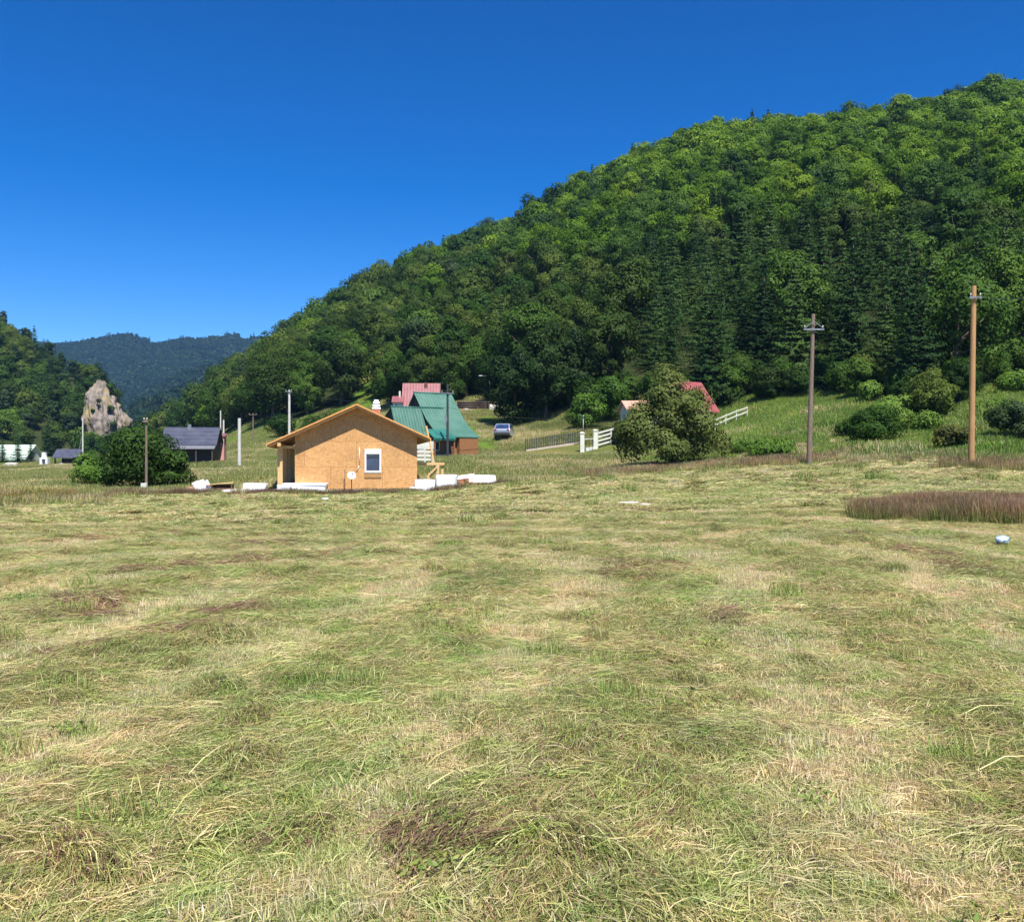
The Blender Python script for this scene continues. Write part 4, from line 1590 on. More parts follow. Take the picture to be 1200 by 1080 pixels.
q = on_ground(788, 53)
d = merge((broadleaf(801, 6.3, 4.2, 34, 9500, .17, .10, lobe=(.13, .24)), (0, 0, 0)), (broadleaf(802, 3.9, 3.7, 18, 5200, .17, .02, lobe=(.15, .26)), (-1.75, -.3, -.1)),
          (broadleaf(803, 4.1, 3.9, 18, 5200, .17, .04, lobe=(.15, .26)), (1.9, .1, 0)), (broadleaf(804, 2.4, 2.6, 10, 2400, .16, .0, lobe=(.2, .3)), (-.7, -1.3, -.1)))
single('willow_tree', q - Vector((0, 0, .1)), d, M['leaf_willow'], trunk_mesh('trunk', 6.0, .2, 12, 31), 'wide brownish green tree at the far field edge hiding a red roof', 'tree', stem='trunk', leafname='crown')
q = on_ground(171, 52.5)
d = merge((broadleaf(811, 3.5, 4.2, 26, 7600, .17, .02, lobe=(.15, .26)), (-.25, 0, 0)), (broadleaf(812, 2.8, 2.6, 12, 3200, .17, .02, lobe=(.18, .28)), (1.35, .2, -.1)),
          (broadleaf(813, 2.2, 2.4, 10, 2400, .17, .0, lobe=(.2, .3)), (-1.6, .3, -.1)))
single('round_bush', q - Vector((0, 0, .05)), d, M['leaf_bush'], trunk_mesh('stem', 2.8, .1, 8, 32), 'large round dark green bush behind the low white boxed pole')
q = on_ground(112, 56)
single('round_bush', q, broadleaf(815, 1.9, 2.6, 12, 2400, .17, 0, lobe=(.2, .3)), M['leaf_bright'], trunk_mesh('stem', 1.4, .05, 6, 33), 'low bright green bush left of the large round bush')

for (p_, Y_, h_, w_, n_, mt, lab) in [
    (687, 92, 3.9, 3.4, 3000, 'leaf_bright', 'pale green rounded shrub behind the cream gateposts'),
    (714, 95, 5.2, 3.6, 3400, 'leaf_bright', 'taller bright green shrub between pale shrub and salmon shed'),
    (1026, 58, 2.3, 3.1, 3600, 'leaf_mid', 'dark green bush low on the bank between the two tall poles'),
    (1046, 63, 2.6, 3.0, 3200, 'leaf_bright', 'bright green bush on the bank above the dark bank bush'),
    (1003, 61, 1.5, 2.2, 1800, 'leaf_mid', 'small dark bush left of the dark bank bush'),
    (1019, 76, 1.9, 2.3, 2000, 'leaf_bright', 'bright bush at the bank top under the spruces'),
    (1086, 62, 1.2, 2.4, 1500, 'leaf_bright', 'low light green bush on the bank left of tan pole'),
    (1117, 51, 1.5, 2.0, 2600, 'leaf_yellow', 'dark bush with yellow top beside the tan pole'),
    (1193, 53, 2.6, 2.6, 3600, 'leaf_pine', 'very dark bush at the right edge of the bank'),
    (1168, 62, 1.1, 2.6, 1500, 'leaf_bright', 'low yellowish green bush right of the tan pole'),
    (1190, 74, 1.5, 3.6, 2200, 'leaf_bright', 'bright green thicket on the bank top right of the tan pole'),
    (900, 53, 1.3, 2.4, 2400, 'leaf_bright', 'low bright green bush left of the weathered grey pole'),
    (872, 56, 1.0, 1.8, 1500, 'leaf_mid', 'low green bush right of the wide brownish tree'),
    (868, 60, .9, 1.5, 1200, 'leaf_bright', 'small bright bush just behind the wide brownish tree'),
    (722, 84, 1.6, 2.8, 1800, 'leaf_mid', 'green hedge bush beside the white rail fence'),
    (330, 128, 3.4, 4.2, 2400, 'leaf_mid', 'green bush on the slope behind the concrete pole'),
    (392, 116, 3.4, 4.2, 2600, 'leaf_olive', 'olive green shrub above the left roof slope of the plywood house'),
    (372, 112, 3.6, 4.2, 2400, 'leaf_mid', 'mid green shrub above the left roof of the plywood house'),
    (150, 100, 2.6, 4.4, 2000, 'leaf_mid', 'green bush far behind the round bush by the valley'),
    (112, 105, 2.2, 3.6, 1800, 'leaf_bright', 'light green bush beside the thin grey pole'),
]:
    q = on_ground(p_, Y_)
    ls = .17 if Y_ < 65 else .26
    single('shrub', q - Vector((0, 0, .08)), broadleaf(int(p_ * 3 + Y_), h_, w_ * 1.12, 24, int(n_ * 1.25), ls * .9, .0, lobe=(.09, .25)), M[mt], trunk_mesh('stem', h_ * .7, .05, 6, int(p_)), lab)

# the big dark trees standing forward of the wood behind the car
for (p_, Y_, h_, seed, lab) in [(604, 103, 9.6, 841, 'dark broadleaf tree right behind the parked car'), (640, 104, 11.6, 842, 'tallest dark broadleaf tree above the dark picket fence'),
                                (671, 105, 9.8, 843, 'dark broadleaf tree above the left cream gatepost')]:
    q = on_ground(p_, Y_)
    single('broadleaf_tree', q - Vector((0, 0, .1)), broadleaf(seed, h_, 7.4, 50, 9500, .30, .01), M['leaf_dark'], trunk_mesh('trunk', h_ * .8, .25, 8, seed), lab, 'tree',
           stem='trunk', leafname='crown')
# three young spruces before the mint building
for j, (p_, h_) in enumerate([(3, 4.6), (21, 4.9), (36, 4.4), (-14, 4.5)]):
    if p_ < 0:
        continue
    q = on_ground(p_, 172)
    t_ = add_tree('young_spruce', q, PROTO[BYK[('spruce', 'dark blue green')][j % 4]], h_, j * 1.3, 1.5,
                  ('leftmost', 'middle', 'rightmost')[j] + ' young spruce in front of the mint green building', 'tree', 'young spruces before the mint building')

# ------------------------------------------------------------------ cliff on the left hill
out_ = [(444, 116, 118), (450, 111, 122), (460, 102, 129), (470, 99, 134), (480, 98, 141), (490, 97, 150), (498, 98, 152), (506, 99, 150), (514, 99, 150), (522, 98, 150), (540, 95, 152)]
Yc = 262.0
nz_, na_ = 90, 150
vs, cs = [], []
for i in range(nz_):
    pyv = 444 + (540 - 444) * i / (nz_ - 1)
    l = np.interp(pyv, [o[0] for o in out_], [o[1] for o in out_])
    r_ = np.interp(pyv, [o[0] for o in out_], [o[2] for o in out_])
    z = EYE + (540 - pyv) / F * Yc
    xc, hw = ((l + r_) / 2 - 606) / F * Yc, .9 * (r_ - l) / 2 / F * Yc
    for k in range(na_):
        a_ = 2 * math.pi * k / na_
        x_, y_ = math.cos(a_), math.sin(a_)
        sx = math.copysign(abs(x_) ** .7, x_)
        sy = math.copysign(abs(y_) ** .8, y_)
        vs.append((xc + sx * hw, Yc + 5 + sy * (hw * .8 + 2.5), z))
vs = np.array(vs)
nn = vnoise(vs[:, 0] * 1.0 + vs[:, 1] * .5, vs[:, 2] * .35, 2.2, 71, 4) - .5
ctr = np.array([np.mean(vs[:, 0]), Yc + 5])
dv = vs[:, :2] - ctr
dv /= np.linalg.norm(dv, axis=1, keepdims=True) + 1e-6
nn2 = vnoise(vs[:, 0] * 2.2 + vs[:, 1], vs[:, 2] * .5, 1.3, 75, 3) - .5
st = np.abs(2 * vnoise(np.arctan2(dv[:, 1], dv[:, 0]) * 6, vs[:, 2] * .12, .8, 77, 2) - 1)
vs[:, :2] += dv * (nn[:, None] * 2.4 + nn2[:, None] * 1.2 - (.40 - st[:, None]).clip(0) * 1.3)
vs[:, 2] += (vnoise(vs[:, 0], vs[:, 1] + vs[:, 2], 1.5, 72, 2) - .5) * 1.0
ii = np.arange(nz_ * na_).reshape(nz_, na_)
ff = np.stack([ii[:-1], np.roll(ii[:-1], -1, 1), np.roll(ii[1:], -1, 1), ii[1:]], -1).reshape(-1, 4)
m, nt, out = nodes('cliff_rock')
f1 = noise_fac(nt, .9, 7, 'Object', (1, 1, .45))
f2 = noise_fac(nt, .25, 3)
c = ramp(nt, [(.25, (.095, .08, .066)), (.5, (.235, .195, .16)), (.75, (.35, .30, .25))], f1)
c = mixc(nt, ramp(nt, [(.52, (0, 0, 0)), (.66, (1, 1, 1))], f2), c, (.30, .24, .11))
bp = N(nt, 'ShaderNodeBump', i_Strength=1.0, i_Distance=.8)
nt.links.new(f1, bp.inputs['Height'])
b = N(nt, 'ShaderNodeBsdfPrincipled', i_Roughness=.95)
nt.links.new(c, b.inputs['Base Color'])
nt.links.new(bp.outputs[0], b.inputs['Normal'])
nt.links.new(b.outputs[0], out.inputs[0])
cl = link(bpy.data.objects.new('cliff', mesh_np('cliff', vs, [ff], [m])))
tag(cl, kind='structure')
rng = np.random.default_rng(3)
for j, (p_, py_, sz_) in enumerate([(117, 452, 6.5), (105, 460, 7.5), (128, 462, 5.0), (115, 470, .9), (109, 481, .9), (130, 478, 1.6), (131, 497, 2.4), (109, 507, 1.0), (122, 516, 2.2), (137, 514, 2.2), (103, 518, 2.0)]):
    w_ = W(p_, py_, Yc + (6 if py_ < 464 else -1.0 - (1.5 if py_ > 510 else 0)))
    single('cliff_shrub', w_ - Vector((0, 0, sz_ * (.5 if sz_ < 3 else .25))), broadleaf(900 + j, sz_, sz_ * (1.5 if sz_ < 3 else .9), 8 if sz_ < 3 else 22, 260 if sz_ < 3 else 1800, .5, 0, lobe=(.2, .3) if sz_ < 3 else (.14, .24)), M['leaf_mid' if j % 3 else 'leaf_pine'],
           None, ['dark shrub crowning the cliff top', 'dark shrub on the left shoulder of the cliff', 'dark shrub on the right shoulder of the cliff', 'small shrub high in the cliff face',
                  'small shrub halfway up the left cliff face', 'shrub right of centre in the cliff face', 'dark shrub in the right hollow of the cliff', 'small shrub low in the left cliff face',
                  'bush at the middle of the cliff foot', 'bush at the right of the cliff foot', 'bush at the left of the cliff foot'][j], 'shrub', 'shrubs on the cliff')


# ------------------------------------------------------------------ plywood house
HY = 46.0
hp = Vector(((418 - 600) / F * HY, HY, 0.05))
house = empty('plywood_house', hp, R(9.4), 'unfinished plywood house with open gable facing the field and overhanging roof', 'house')
pitch, zt, th = .46, 4.27, .13


def under(x):
    return zt - th - pitch * abs(x) - .003


wl, wr_, zb = -2.95, 2.95, .17
x0, x1, z0, z1 = .38, 1.19, .97, 2.13
mb = MB()
yd = (0.0, .16)
mb.prism([(wl, zb), (0, zb), (0, under(0)), (wl, under(wl))], yd)
mb.prism([(0, zb), (x0, zb), (x0, under(x0)), (0, under(0))], yd)
mb.prism([(x0, zb), (x1, zb), (x1, z0), (x0, z0)], yd)
mb.prism([(x0, z1), (x1, z1), (x1, under(x1)), (x0, under(x0))], yd)
mb.prism([(x1, zb), (wr_, zb), (wr_, under(wr_)), (x1, under(x1))], yd)
mb.prism([(wl, zb), (wr_, zb), (wr_, under(wr_)), (0, under(0)), (wl, under(wl))], (8.84, 9.0))
for xs in (wl, wr_ - .16):
    top = min(under(xs), under(xs + .16))
    mb.prism([(xs, zb), (xs + .16, zb), (xs + .16, top), (xs, top)], (.161, 8.839))
mb.build('wall', M['osb'], house)
mb = MB()
mb.box((-.45, 4.5, .02), (7.1, 9.3, .28))
mb.build('foundation', M['concrete'], house, bevel=.01, seg=1)
mb = MB()
mb.box((0, -.012, .155), (5.96, .02, .05))
mb.build('base_strip', M['dark_metal'], house)
for side, xe in ((-1, -4.2), (1, 3.55)):
    mb = MB()
    mb.prism([(0, zt), (xe, zt - pitch * abs(xe)), (xe, zt - th - pitch * abs(xe)), (0, zt - th)], (-.6, 9.6))
    rf = mb.build('roof_slope', M['osb'], house)
    mb = MB()
    mb.prism([(0, zt + .035), (xe * 1.01, zt + .035 - pitch * abs(xe) * 1.01), (xe * 1.01, zt + .004 - pitch * abs(xe) * 1.01), (0, zt + .004)], (-.45, 9.62))
    mb.build('roofing_felt', M['felt'], rf)
    mb = MB()
    mb.prism([(0, zt + .05), (xe * 1.012, zt + .05 - pitch * abs(xe) * 1.012), (xe * 1.012, zt - .025 - pitch * abs(xe) * 1.012), (0, zt - .025)], (-.66, -.604))
    mb.build('bargeboard', M['fascia'], rf)
    mb = MB()
    for k in range(13):
        yy_ = -.2 + k * .8
        mb.box((xe * 1.006 + side * .03, yy_, zt - .06 - pitch * abs(xe) * 1.006), (.05, .07, .10))
    mb.build('rafter_ends', M['lumber'], rf)
wn = MB()
fw = .085
for c_, s_ in (((x0 + fw / 2, .02, (z0 + z1) / 2), (fw, .16, z1 - z0)), ((x1 - fw / 2, .02, (z0 + z1) / 2), (fw, .16, z1 - z0)),
               (((x0 + x1) / 2, .02, z0 + .05), (x1 - x0 - 2 * fw - .002, .16, .1)), (((x0 + x1) / 2, .0, z1 - .12), (x1 - x0 - 2 * fw - .002, .19, .24))):
    wn.box(c_, s_)
win = wn.build('window', M['white'], house, bevel=.008)
mb = MB()
mb.box(((x0 + x1) / 2, .06, (z0 + z1) / 2 - .07), (x1 - x0 - 2 * fw, .012, z1 - z0 - .34))
mb.build('pane', M['glass'], win)
mb = MB()
mb.box(((x0 + x1) / 2, .045, z1 - .28), (x1 - x0 - 2 * fw - .01, .02, .085))
mb.build('roller_shutter', surf('shutter_grey', (.3, .32, .37), (.4, .42, .47), 5, .5), win)
mb = MB()
mb.box(((x0 + x1) / 2, -.02, z0 - .13), (.82, .03, .24))
mb.build('board_patch', surf('brown_board', (.34, .17, .06), (.46, .25, .10), 9, .7), house, bevel=.004, seg=1)
mb = MB()
mb.tube([(.13, -.03, 1.32), (.13, -.03, 2.22)], .022, 8)
mb.tube([(-.0, -.03, 1.05), (.13, -.03, 1.32)], .022, 8)
mb.build('conduit', M['cream'], house, smooth=True)
for k, yy_ in enumerate((.1, 3.1, 6.1, 8.9)):
    mb = MB()
    mb.box((-3.66, yy_, 1.2), (.24, .22, 2.08))
    mb.box((-3.66, yy_, .19), (.30, .28, .06))
    mb.build('post', M['lumber'], house, bevel=.01, seg=1)
mb = MB()
mb.box((-3.66, 4.4, 2.325), (.16, 10.0, .165))
mb.build('beam', M['lumber'], house, bevel=.01, seg=1)
mb = MB()
mb.box((-3.3, .14, 2.22), (.72, .1, .14))
mb.build('tie_beam', M['lumber'], house)
mb = MB()
mb.box((1.03, 3.9, 4.0), (.42, .42, .62))
ch = mb.build('chimney', M['brick'], house, bevel=.01, seg=1)
mb = MB()
for zz, s_, h_ in ((4.36, .48, .09), (4.51, .43, .09), (4.66, .36, .09), (4.77, .26, .07)):
    mb.box((1.03, 3.9, zz), (s_, s_, h_), taper=.18)
mb.box((1.03, 3.9, 4.55), (.22, .22, .5))
mb.build('chimney_cap', M['white'], ch, bevel=.006, seg=1)

# satellite dish on its own stake before the wall
q = on_ground(412, 45.3)
sd = empty('satellite_dish', q, 0, 'white satellite dish on a stake before the plywood wall', 'satellite dish')
mb = MB()
mb.tube([(0, 0, -.1), (0, 0, .85)], .022, 8)
mb.build('stake', M['dark_metal'], sd, smooth=True)
mb = MB()
prof = [(0.005, 0)] + [(r_, r_ * r_ * .55) for r_ in (.07, .12, .17, .2)] + [(.205, .035), (.2, .01)] + [(r_, r_ * r_ * .55 - .012) for r_ in (.17, .1, .005)]
mb.lathe((0, -.03, .86), prof, 28, rot=Euler((R(62), 0, R(22))))
mb.build('reflector', M['white'], sd, smooth=True)
mb = MB()
mb.tube([(.02, -.05, .66), (.10, -.30, .80), (.10, -.33, .92)], .013, 6)
mb.box((.10, -.34, .93), (.06, .08, .06))
mb.build('feed_arm', M['dark_metal'], sd)
q = on_ground(404, 45.6)
mb = MB()
mb.tube([(0, 0, -.1), (.01, 0, .5), (0, .02, 1.12)], .018, 8)
mb.tube([(0, .02, 1.12), (.06, .02, 1.13)], .014, 6)
o = mb.build('dark_upright', M['dark_metal'], smooth=True)  # thin dark upright tube with a short bend at the top
o.location = q
tag(o, 'thin dark upright tube left of the satellite dish', 'rod')

# timber frame at the right side of the house
tf = empty('timber_frame', on_ground(513, 46.6), 0, 'light timber frame of posts and braces right of the plywood house', 'timber frame')
b0 = tf.location


def L_(px, py, Y):
    return W(px, py, Y) - b0


for name, a_, b_, w_ in (('post', (513.3, 544.5, 46.6), (513, 572, 46.6), .14), ('post', (518.5, 544.5, 46.9), (518.3, 572, 46.9), .13), ('beam', (487, 543.5, 46.8), (521, 543.5, 46.8), .13),
                         ('brace', (512, 547, 46.5), (501.5, 557.5, 46.5), .09), ('brace', (501.6, 557.4, 46.4), (505, 566, 46.4), .09), ('brace', (511.5, 551.5, 46.6), (503, 559, 46.6), .07)):
    mb = MB()
    mb.bar(L_(*a_), L_(*b_), w_)
    mb.build(name, M['lumber'], tf, bevel=.006, seg=1)
mb = MB()
a_, b_ = W(499.5, 499, 47.2), W(510, 549, 46.9)
mb.bar((0, 0, 0), a_ - b_, .11, .03)
o = mb.build('plank', M['lumber'])
o.location = b_
tag(o, 'pale plank leaning against the right eave of the plywood house', 'plank')
o = None

# ------------------------------------------------------------------ building materials round the house
def soft_box(name, c, s, rz, mat_, label, cat, group=None, puff=.12, seed=1, n=9):
    """a filled bag or a slumped pack"""
    rng_ = np.random.default_rng(seed)
    g = np.linspace(-1, 1, n)
    V, Fq = [], []
    for ax in range(3):
        for sg in (-1, 1):
            a, b = np.meshgrid(g, g)
            p = np.zeros((n * n, 3))
            p[:, ax] = sg
            p[:, (ax + 1) % 3], p[:, (ax + 2) % 3] = a.ravel(), b.ravel()
            off = sum(len(v) for v in V)
            ii = np.arange(n * n).reshape(n, n) + off
            f = np.stack([ii[:-1, :-1], ii[:-1, 1:], ii[1:, 1:], ii[1:, :-1]], -1).reshape(-1, 4)
            Fq.append(f if sg > 0 else f[:, ::-1])
            V.append(p)
    V = np.concatenate(V)
    r_ = np.linalg.norm(V, axis=1, keepdims=True)
    V = V * (1 - puff) + V / r_ * 1.25 * puff
    d = (vnoise(V[:, 0] * 3 + seed, V[:, 2] * 3 + V[:, 1] * 2, 1.0, seed, 3) - .5)
    V = V * (1 + .22 * puff / .12 * d[:, None])
    V = V * np.array(s) / 2 + np.array([0, 0, s[2] / 2])
    me_ = mesh_np(name, V, Fq, [mat_], smooth=True)
    import bmesh
    bm = bmesh.new()
    bm.from_mesh(me_)
    bmesh.ops.remove_doubles(bm, verts=bm.verts, dist=.004)
    bm.to_mesh(me_)
    bm.free()
    o_ = link(bpy.data.objects.new(name, me_))
    o_.location = c
    o_.rotation_euler = (0, 0, rz)
    return tag(o_, label, cat, group)


def gpos(px, Y, dz=0.0):
    return on_ground(px, Y) + Vector((0, 0, dz))


def slab(name, px, Y, s, rz, mat_, label, cat, group=None, dz=0.0, rx=0.0, ry=0.0, jit=.012, n=1):
    mb = MB()
    h = s[2] / n
    for k in range(n):
        mb.box((random.uniform(-.03, .03) * (n > 1), random.uniform(-.02, .02) * (n > 1), h * (k + .5)), (s[0], s[1], h - .006 * (n > 1)), rz=random.uniform(-.02, .02) * (n > 1), jit=jit)
    o_ = mb.build(name, mat_, None, bevel=.012, seg=2)
    o_.location = gpos(px, Y, dz)
    o_.rotation_euler = (rx, ry, rz)
    return tag(o_, label, cat, group)


slab('foam_stack', 357, 45.3, (2.1, .7, .50), .05, M['foam'], 'long white stack of foam boards under the left wall corner', 'foam boards', 'foam packs left of the house', n=4)
slab('foam_stack', 334.5, 45.0, (.66, .6, .44), -.15, M['foam'], 'short square foam pack left of the long foam stack', 'foam boards', 'foam packs left of the house', n=3)
slab('foam_stack', 299.5, 44.9, (1.05, .6, .50), .08, M['foam'], 'white foam block pack lying alone left of the porch posts', 'foam boards', 'foam packs left of the house', n=3)
slab('foam_sheet', 277, 44.6, (1.3, .5, .18), -.1, M['foam'], 'flat white sheet between the brown crate and the foam block', 'foam sheet', dz=.06, ry=-.06)
for j, (p_, a_, b_, lab) in enumerate([(237, -.55, .25, 'leftmost'), (240.5, -.30, .0, 'second from left'), (244, -.62, .15, 'third from left'), (247.5, -.42, -.25, 'rightmost')]):
    mb = MB()
    mb.box((0, 0, .33), (.30, .05, .66), jit=.03)
    o = mb.build('foam_sheet', M['foam'], None, bevel=.006, seg=1)
    o.location = gpos(p_, 44.8 + .05 * j, .03)
    o.rotation_euler = (.2, a_, b_)
    tag(o, lab + ' of the four white sheets leaning in a heap left of the crate', 'foam sheet', 'white sheets leaning in a heap')
slab('foam_sheet', 243, 44.4, (.95, .4, .15), .1, M['foam'], 'flat white sheet at the foot of the leaning panels', 'foam sheet')
cr = empty('wooden_crate', gpos(261, 45.0), .1, 'dark brown open wooden crate among the white panels', 'crate')
for nm, c_, s_ in (('bottom', (0, 0, .04), (.95, .6, .04)), ('side', (-.46, 0, .25), (.03, .6, .38)), ('side', (.46, 0, .25), (.03, .6, .38)), ('back', (0, .29, .25), (.89, .03, .38)), ('front', (.12, -.29, .17), (.65, .03, .2))):
    mb = MB()
    mb.box(c_, s_)
    mb.build(nm, surf('crate_wood', (.10, .05, .03), (.19, .10, .065), 6, .85), cr)
slab('board', 258, 45.0, (1.25, .5, .035), .1, M['lumber'], 'pale board lying tilted across the brown crate', 'board', dz=.46, ry=-.1)
q = gpos(226, 45.2)
mb = MB()
rng = np.random.default_rng(8)
rows = []
for i in range(9):
    r_ = 1 - i / 8
    for k in range(28):
        a_ = 6.283 * k / 28
        rad = .95 * r_ * (1 + .18 * math.sin(3 * a_ + 1) + .05 * rng.normal())
        mb.v.append((rad * math.cos(a_) * 1.25, rad * math.sin(a_) * .7, -.06 + .42 * (1 - r_ ** 1.4) + .025 * rng.normal()))
for i in range(8):
    for k in range(28):
        mb.f.append((i * 28 + k, i * 28 + (k + 1) % 28, (i + 1) * 28 + (k + 1) % 28, (i + 1) * 28 + k))
        mb.m.append(0)
o = mb.build('soil_heap', M['soil'], None, smooth=True)
o.location = q
tag(o, 'heap of reddish soil at the left end of the building materials', 'soil heap')
soft_box('white_sack', gpos(498, 45.0), (.95, .6, .58), .1, M['sack'], 'low wide white sack against the right wall corner', 'sack', 'white sacks right of the house', seed=3)
soft_box('white_sack', gpos(523.5, 44.8), (.92, .75, .72), -.1, M['sack'], 'taller square white sack under the timber frame', 'sack', 'white sacks right of the house', seed=5, puff=.08)
soft_box('white_sack', gpos(487, 44.6), (.6, .45, .26), .2, M['sack'], 'small flat white sack left of the low wide sack', 'sack', 'white sacks right of the house', seed=9)
mb = MB()
for k in range(14):
    mb.box((random.uniform(-.6, .5), random.uniform(-.25, .3), .06 + .11 * (k % 3)), (.25, .12, .09), rz=random.uniform(-1, 1), jit=.008)
o = mb.build('brick_heap', M['brick'], None)
o.location = gpos(552, 46.1)
tag(o, 'small heap of red bricks under the white boards right of the house', 'bricks', kind='stuff')
slab('white_board', 565, 46.3, (1.35, .9, .06), .12, M['foam'], 'big white board tilted over the red brick heap', 'board', dz=.22, rx=.38, ry=.03)
slab('white_board', 546, 46.5, (.8, .7, .05), -.1, M['foam'], 'small white board left of the big tilted board', 'board', dz=.40, rx=.25, ry=-.12)

# ------------------------------------------------------------------ green roofed house
gp = Vector(((507.5 - 600) / F * 82, 82, 2.0))
gh = empty('green_house', gp, R(37), 'brown timber house with steep flared green metal roof behind the plywood house', 'house')


def zl(py, Y):
    return EYE + (540 - py) / F * Y - gp.z


zr = zl(461, 82)
prof_f = [(0, zr), (-2.0, zr - 2.35), (-3.1, zr - 3.2), (-4.35, zr - 3.86)]
prof_b = [(0, zr), (2.0, zr - 2.35), (3.1, zr - 3.2), (4.35, zr - 3.86)]


def roof_sheet(prof, xa, xb, th_=.07):
    """prof in (y,z) -> slab along x"""
    mb_ = MB()
    n_ = len(prof)
    up = [(xa, y_, z_) for y_, z_ in prof] + [(xb, y_, z_) for y_, z_ in prof]
    dn = [(p[0], p[1], p[2] - th_) for p in up]
    fs = []
    for i in range(n_ - 1):
        fs.append((i, i + 1, n_ + i + 1, n_ + i))
        fs.append((2 * n_ + i, 3 * n_ + i, 3 * n_ + i + 1, 2 * n_ + i + 1))
        fs.append((i, 2 * n_ + i, 2 * n_ + i + 1, i + 1))
        fs.append((n_ + i, n_ + i + 1, 3 * n_ + i + 1, 3 * n_ + i))
    fs += [(0, n_, 3 * n_, 2 * n_), (n_ - 1, 3 * n_ - 1, 4 * n_ - 1, 2 * n_ - 1)]
    return mb_.add(up + dn, fs)


roof_sheet(prof_f, -1.95, 1.95).build('roof', M['green_roof'], gh)
roof_sheet(prof_b, -1.95, 1.95).build('rear_roof', M['green_roof'], gh)
mb = MB()
mb.tube([(-1.97, 0, zr + .02), (1.97, 0, zr + .02)], .07, 8)
mb.build('ridge_cap', M['green_dark'], gh, smooth=True)
# gable ends, the shade on the left one put into the plank colour
mb = MB()
for xg in (-1.7, 1.6):
    pr = prof_b[::-1] + prof_f[1:]
    mb.prism([(y_ * .98, z_ - .12) for y_, z_ in pr], (xg, xg + .1), M=Matrix(((0, 1, 0, 0), (1, 0, 0, 0), (0, 0, 1, 0), (0, 0, 0, 1))))
mb.build('gable', M['dark_wood'], gh)
zw = zl(478, 80.5)
wing_f = [(-1.16, zw), (-2.0, zw - 2.1), (-2.6, zw - 2.95)]
wing_b = [(-1.16, zw), (1.2, zw - 1.7), (2.2, zw - 2.6)]
wg = roof_sheet(wing_f, -4.86, .28).build('wing_roof', M['green_roof'], gh)
roof_sheet(wing_b, -4.86, -2.0).build('rear_slope', M['green_roof'], wg)
mb = MB()
mb.tube([(-4.88, -1.16, zw + .01), (.3, -1.16, zw + .01)], .06, 8)
mb.build('ridge_cap', M['green_dark'], wg, smooth=True)
mb = MB()
mb.prism([(-2.5, zw - 2.95), (2.1, zw - 2.65), (1.1, zw - 1.75), (-1.16, zw - .1), (-1.95, zw - 2.1)], (-4.7, -4.6), M=Matrix(((0, 1, 0, 0), (1, 0, 0, 0), (0, 0, 1, 0), (0, 0, 0, 1))))
mb.build('wing_gable', M['dark_wood'], wg)
zp0, zp1 = zl(503, 78.5), zl(513.5, 77.2)
roof_sheet([(-3.55, zp0), (-5.0, zp1)], -3.0, -.9).build('porch_roof', M['green_dark'], gh)
mb = MB()
mb.box((-2.0, -4.92, zp1 - .12), (2.1, .1, .12))
mb.build('porch_fascia', M['green_dark'], gh)
# walls
zE = zr - 3.86
mb = MB()
mb.box((-1.45, -.05, zE / 2 - .1), (6.5, 7.6, zE + .2))
mb.build('wall', M['brown_planks'], gh)
mb = MB()
mb.box((.85, -4.05, zE / 2 + .02), (1.9, .5, zE - .1))
mb.build('corner_room', M['brown_planks'], gh)
mb = MB()
mb.box((-1.4, -.05, -.05), (6.7, 7.8, .45))
mb.build('plinth', M['stone'], gh)
dr = MB()
dr.box((-.75, -3.9, .72), (.8, .06, 1.2))
d_ = dr.build('door', surf('door_brown', (.10, .05, .03), (.16, .08, .05), 5, .6), gh)
mb = MB()
mb.box((-.45, -3.95, .75), (.04, .05, .12))
mb.build('handle', M['steel'], d_)
for xx_ in (-2.2, -3.6):
    fr = MB()
    for c_, s_ in (((xx_ - .36, -3.88, .85), (.07, .06, .8)), ((xx_ + .36, -3.88, .85), (.07, .06, .8)), ((xx_, -3.88, 1.22), (.65, .06, .07)), ((xx_, -3.88, .48), (.65, .06, .07))):
        fr.box(c_, s_)
    w_ = fr.build('window', M['cream'], gh)
    mb = MB()
    mb.box((xx_, -3.87, .85), (.66, .02, .68))
    mb.build('pane', M['glass'], w_)
for xx_ in (-2.9, -1.0):
    mb = MB()
    mb.box((xx_, -4.85, zp1 / 2 - .1), (.1, .1, zp1 + .0))
    mb.build('porch_post', M['brown_planks'], gh)

# white board fence seen under the right eave
wf = empty('white_fence', on_ground(497, 64), 0, 'white board fence glimpsed between the plywood house and green house', 'fence')
b0 = wf.location
for py_ in (520, 524.5, 529, 533.5, 538):
    mb = MB()
    mb.bar(L_(488, py_, 64), L_(508, py_ + .3, 64.5), .05, .17 if py_ > 522 else .40)
    mb.build('rail', M['cream'], wf)
for px_ in (489.5, 498, 506.5):
    mb = MB()
    mb.bar(L_(px_, 518, 64.25), L_(px_, 548, 64.25), .09)
    mb.build('post', M['cream'], wf)


# ------------------------------------------------------------------ generic gabled building
def gable_house(name, px, Y, zbase, rz, L, D, eave, ridge, mats, label, over=.3, cat='house', wall_to=None):
    e = empty(name, Vector(((px - 600) / F * Y, Y, zbase)), rz, label, cat)
    mw_, mr_ = mats
    mb_ = MB()
    T = Matrix(((0, 1, 0, 0), (1, 0, 0, 0), (0, 0, 1, 0), (0, 0, 0, 1)))
    mb_.prism([(-D / 2, -.5), (D / 2, -.5), (D / 2, eave), (0, ridge - .08), (-D / 2, eave)], (-L / 2, L / 2), M=T)
    mb_.build('wall', mw_, e)
    k = (ridge - eave) / (D / 2)
    for sg in (-1, 1):
        y_ = D / 2 + over
        o_ = roof_sheet([(0, ridge), (sg * y_, ridge - k * y_)], -L / 2 - over, L / 2 + over, .08).build('roof_slope', mr_, e)
    return e


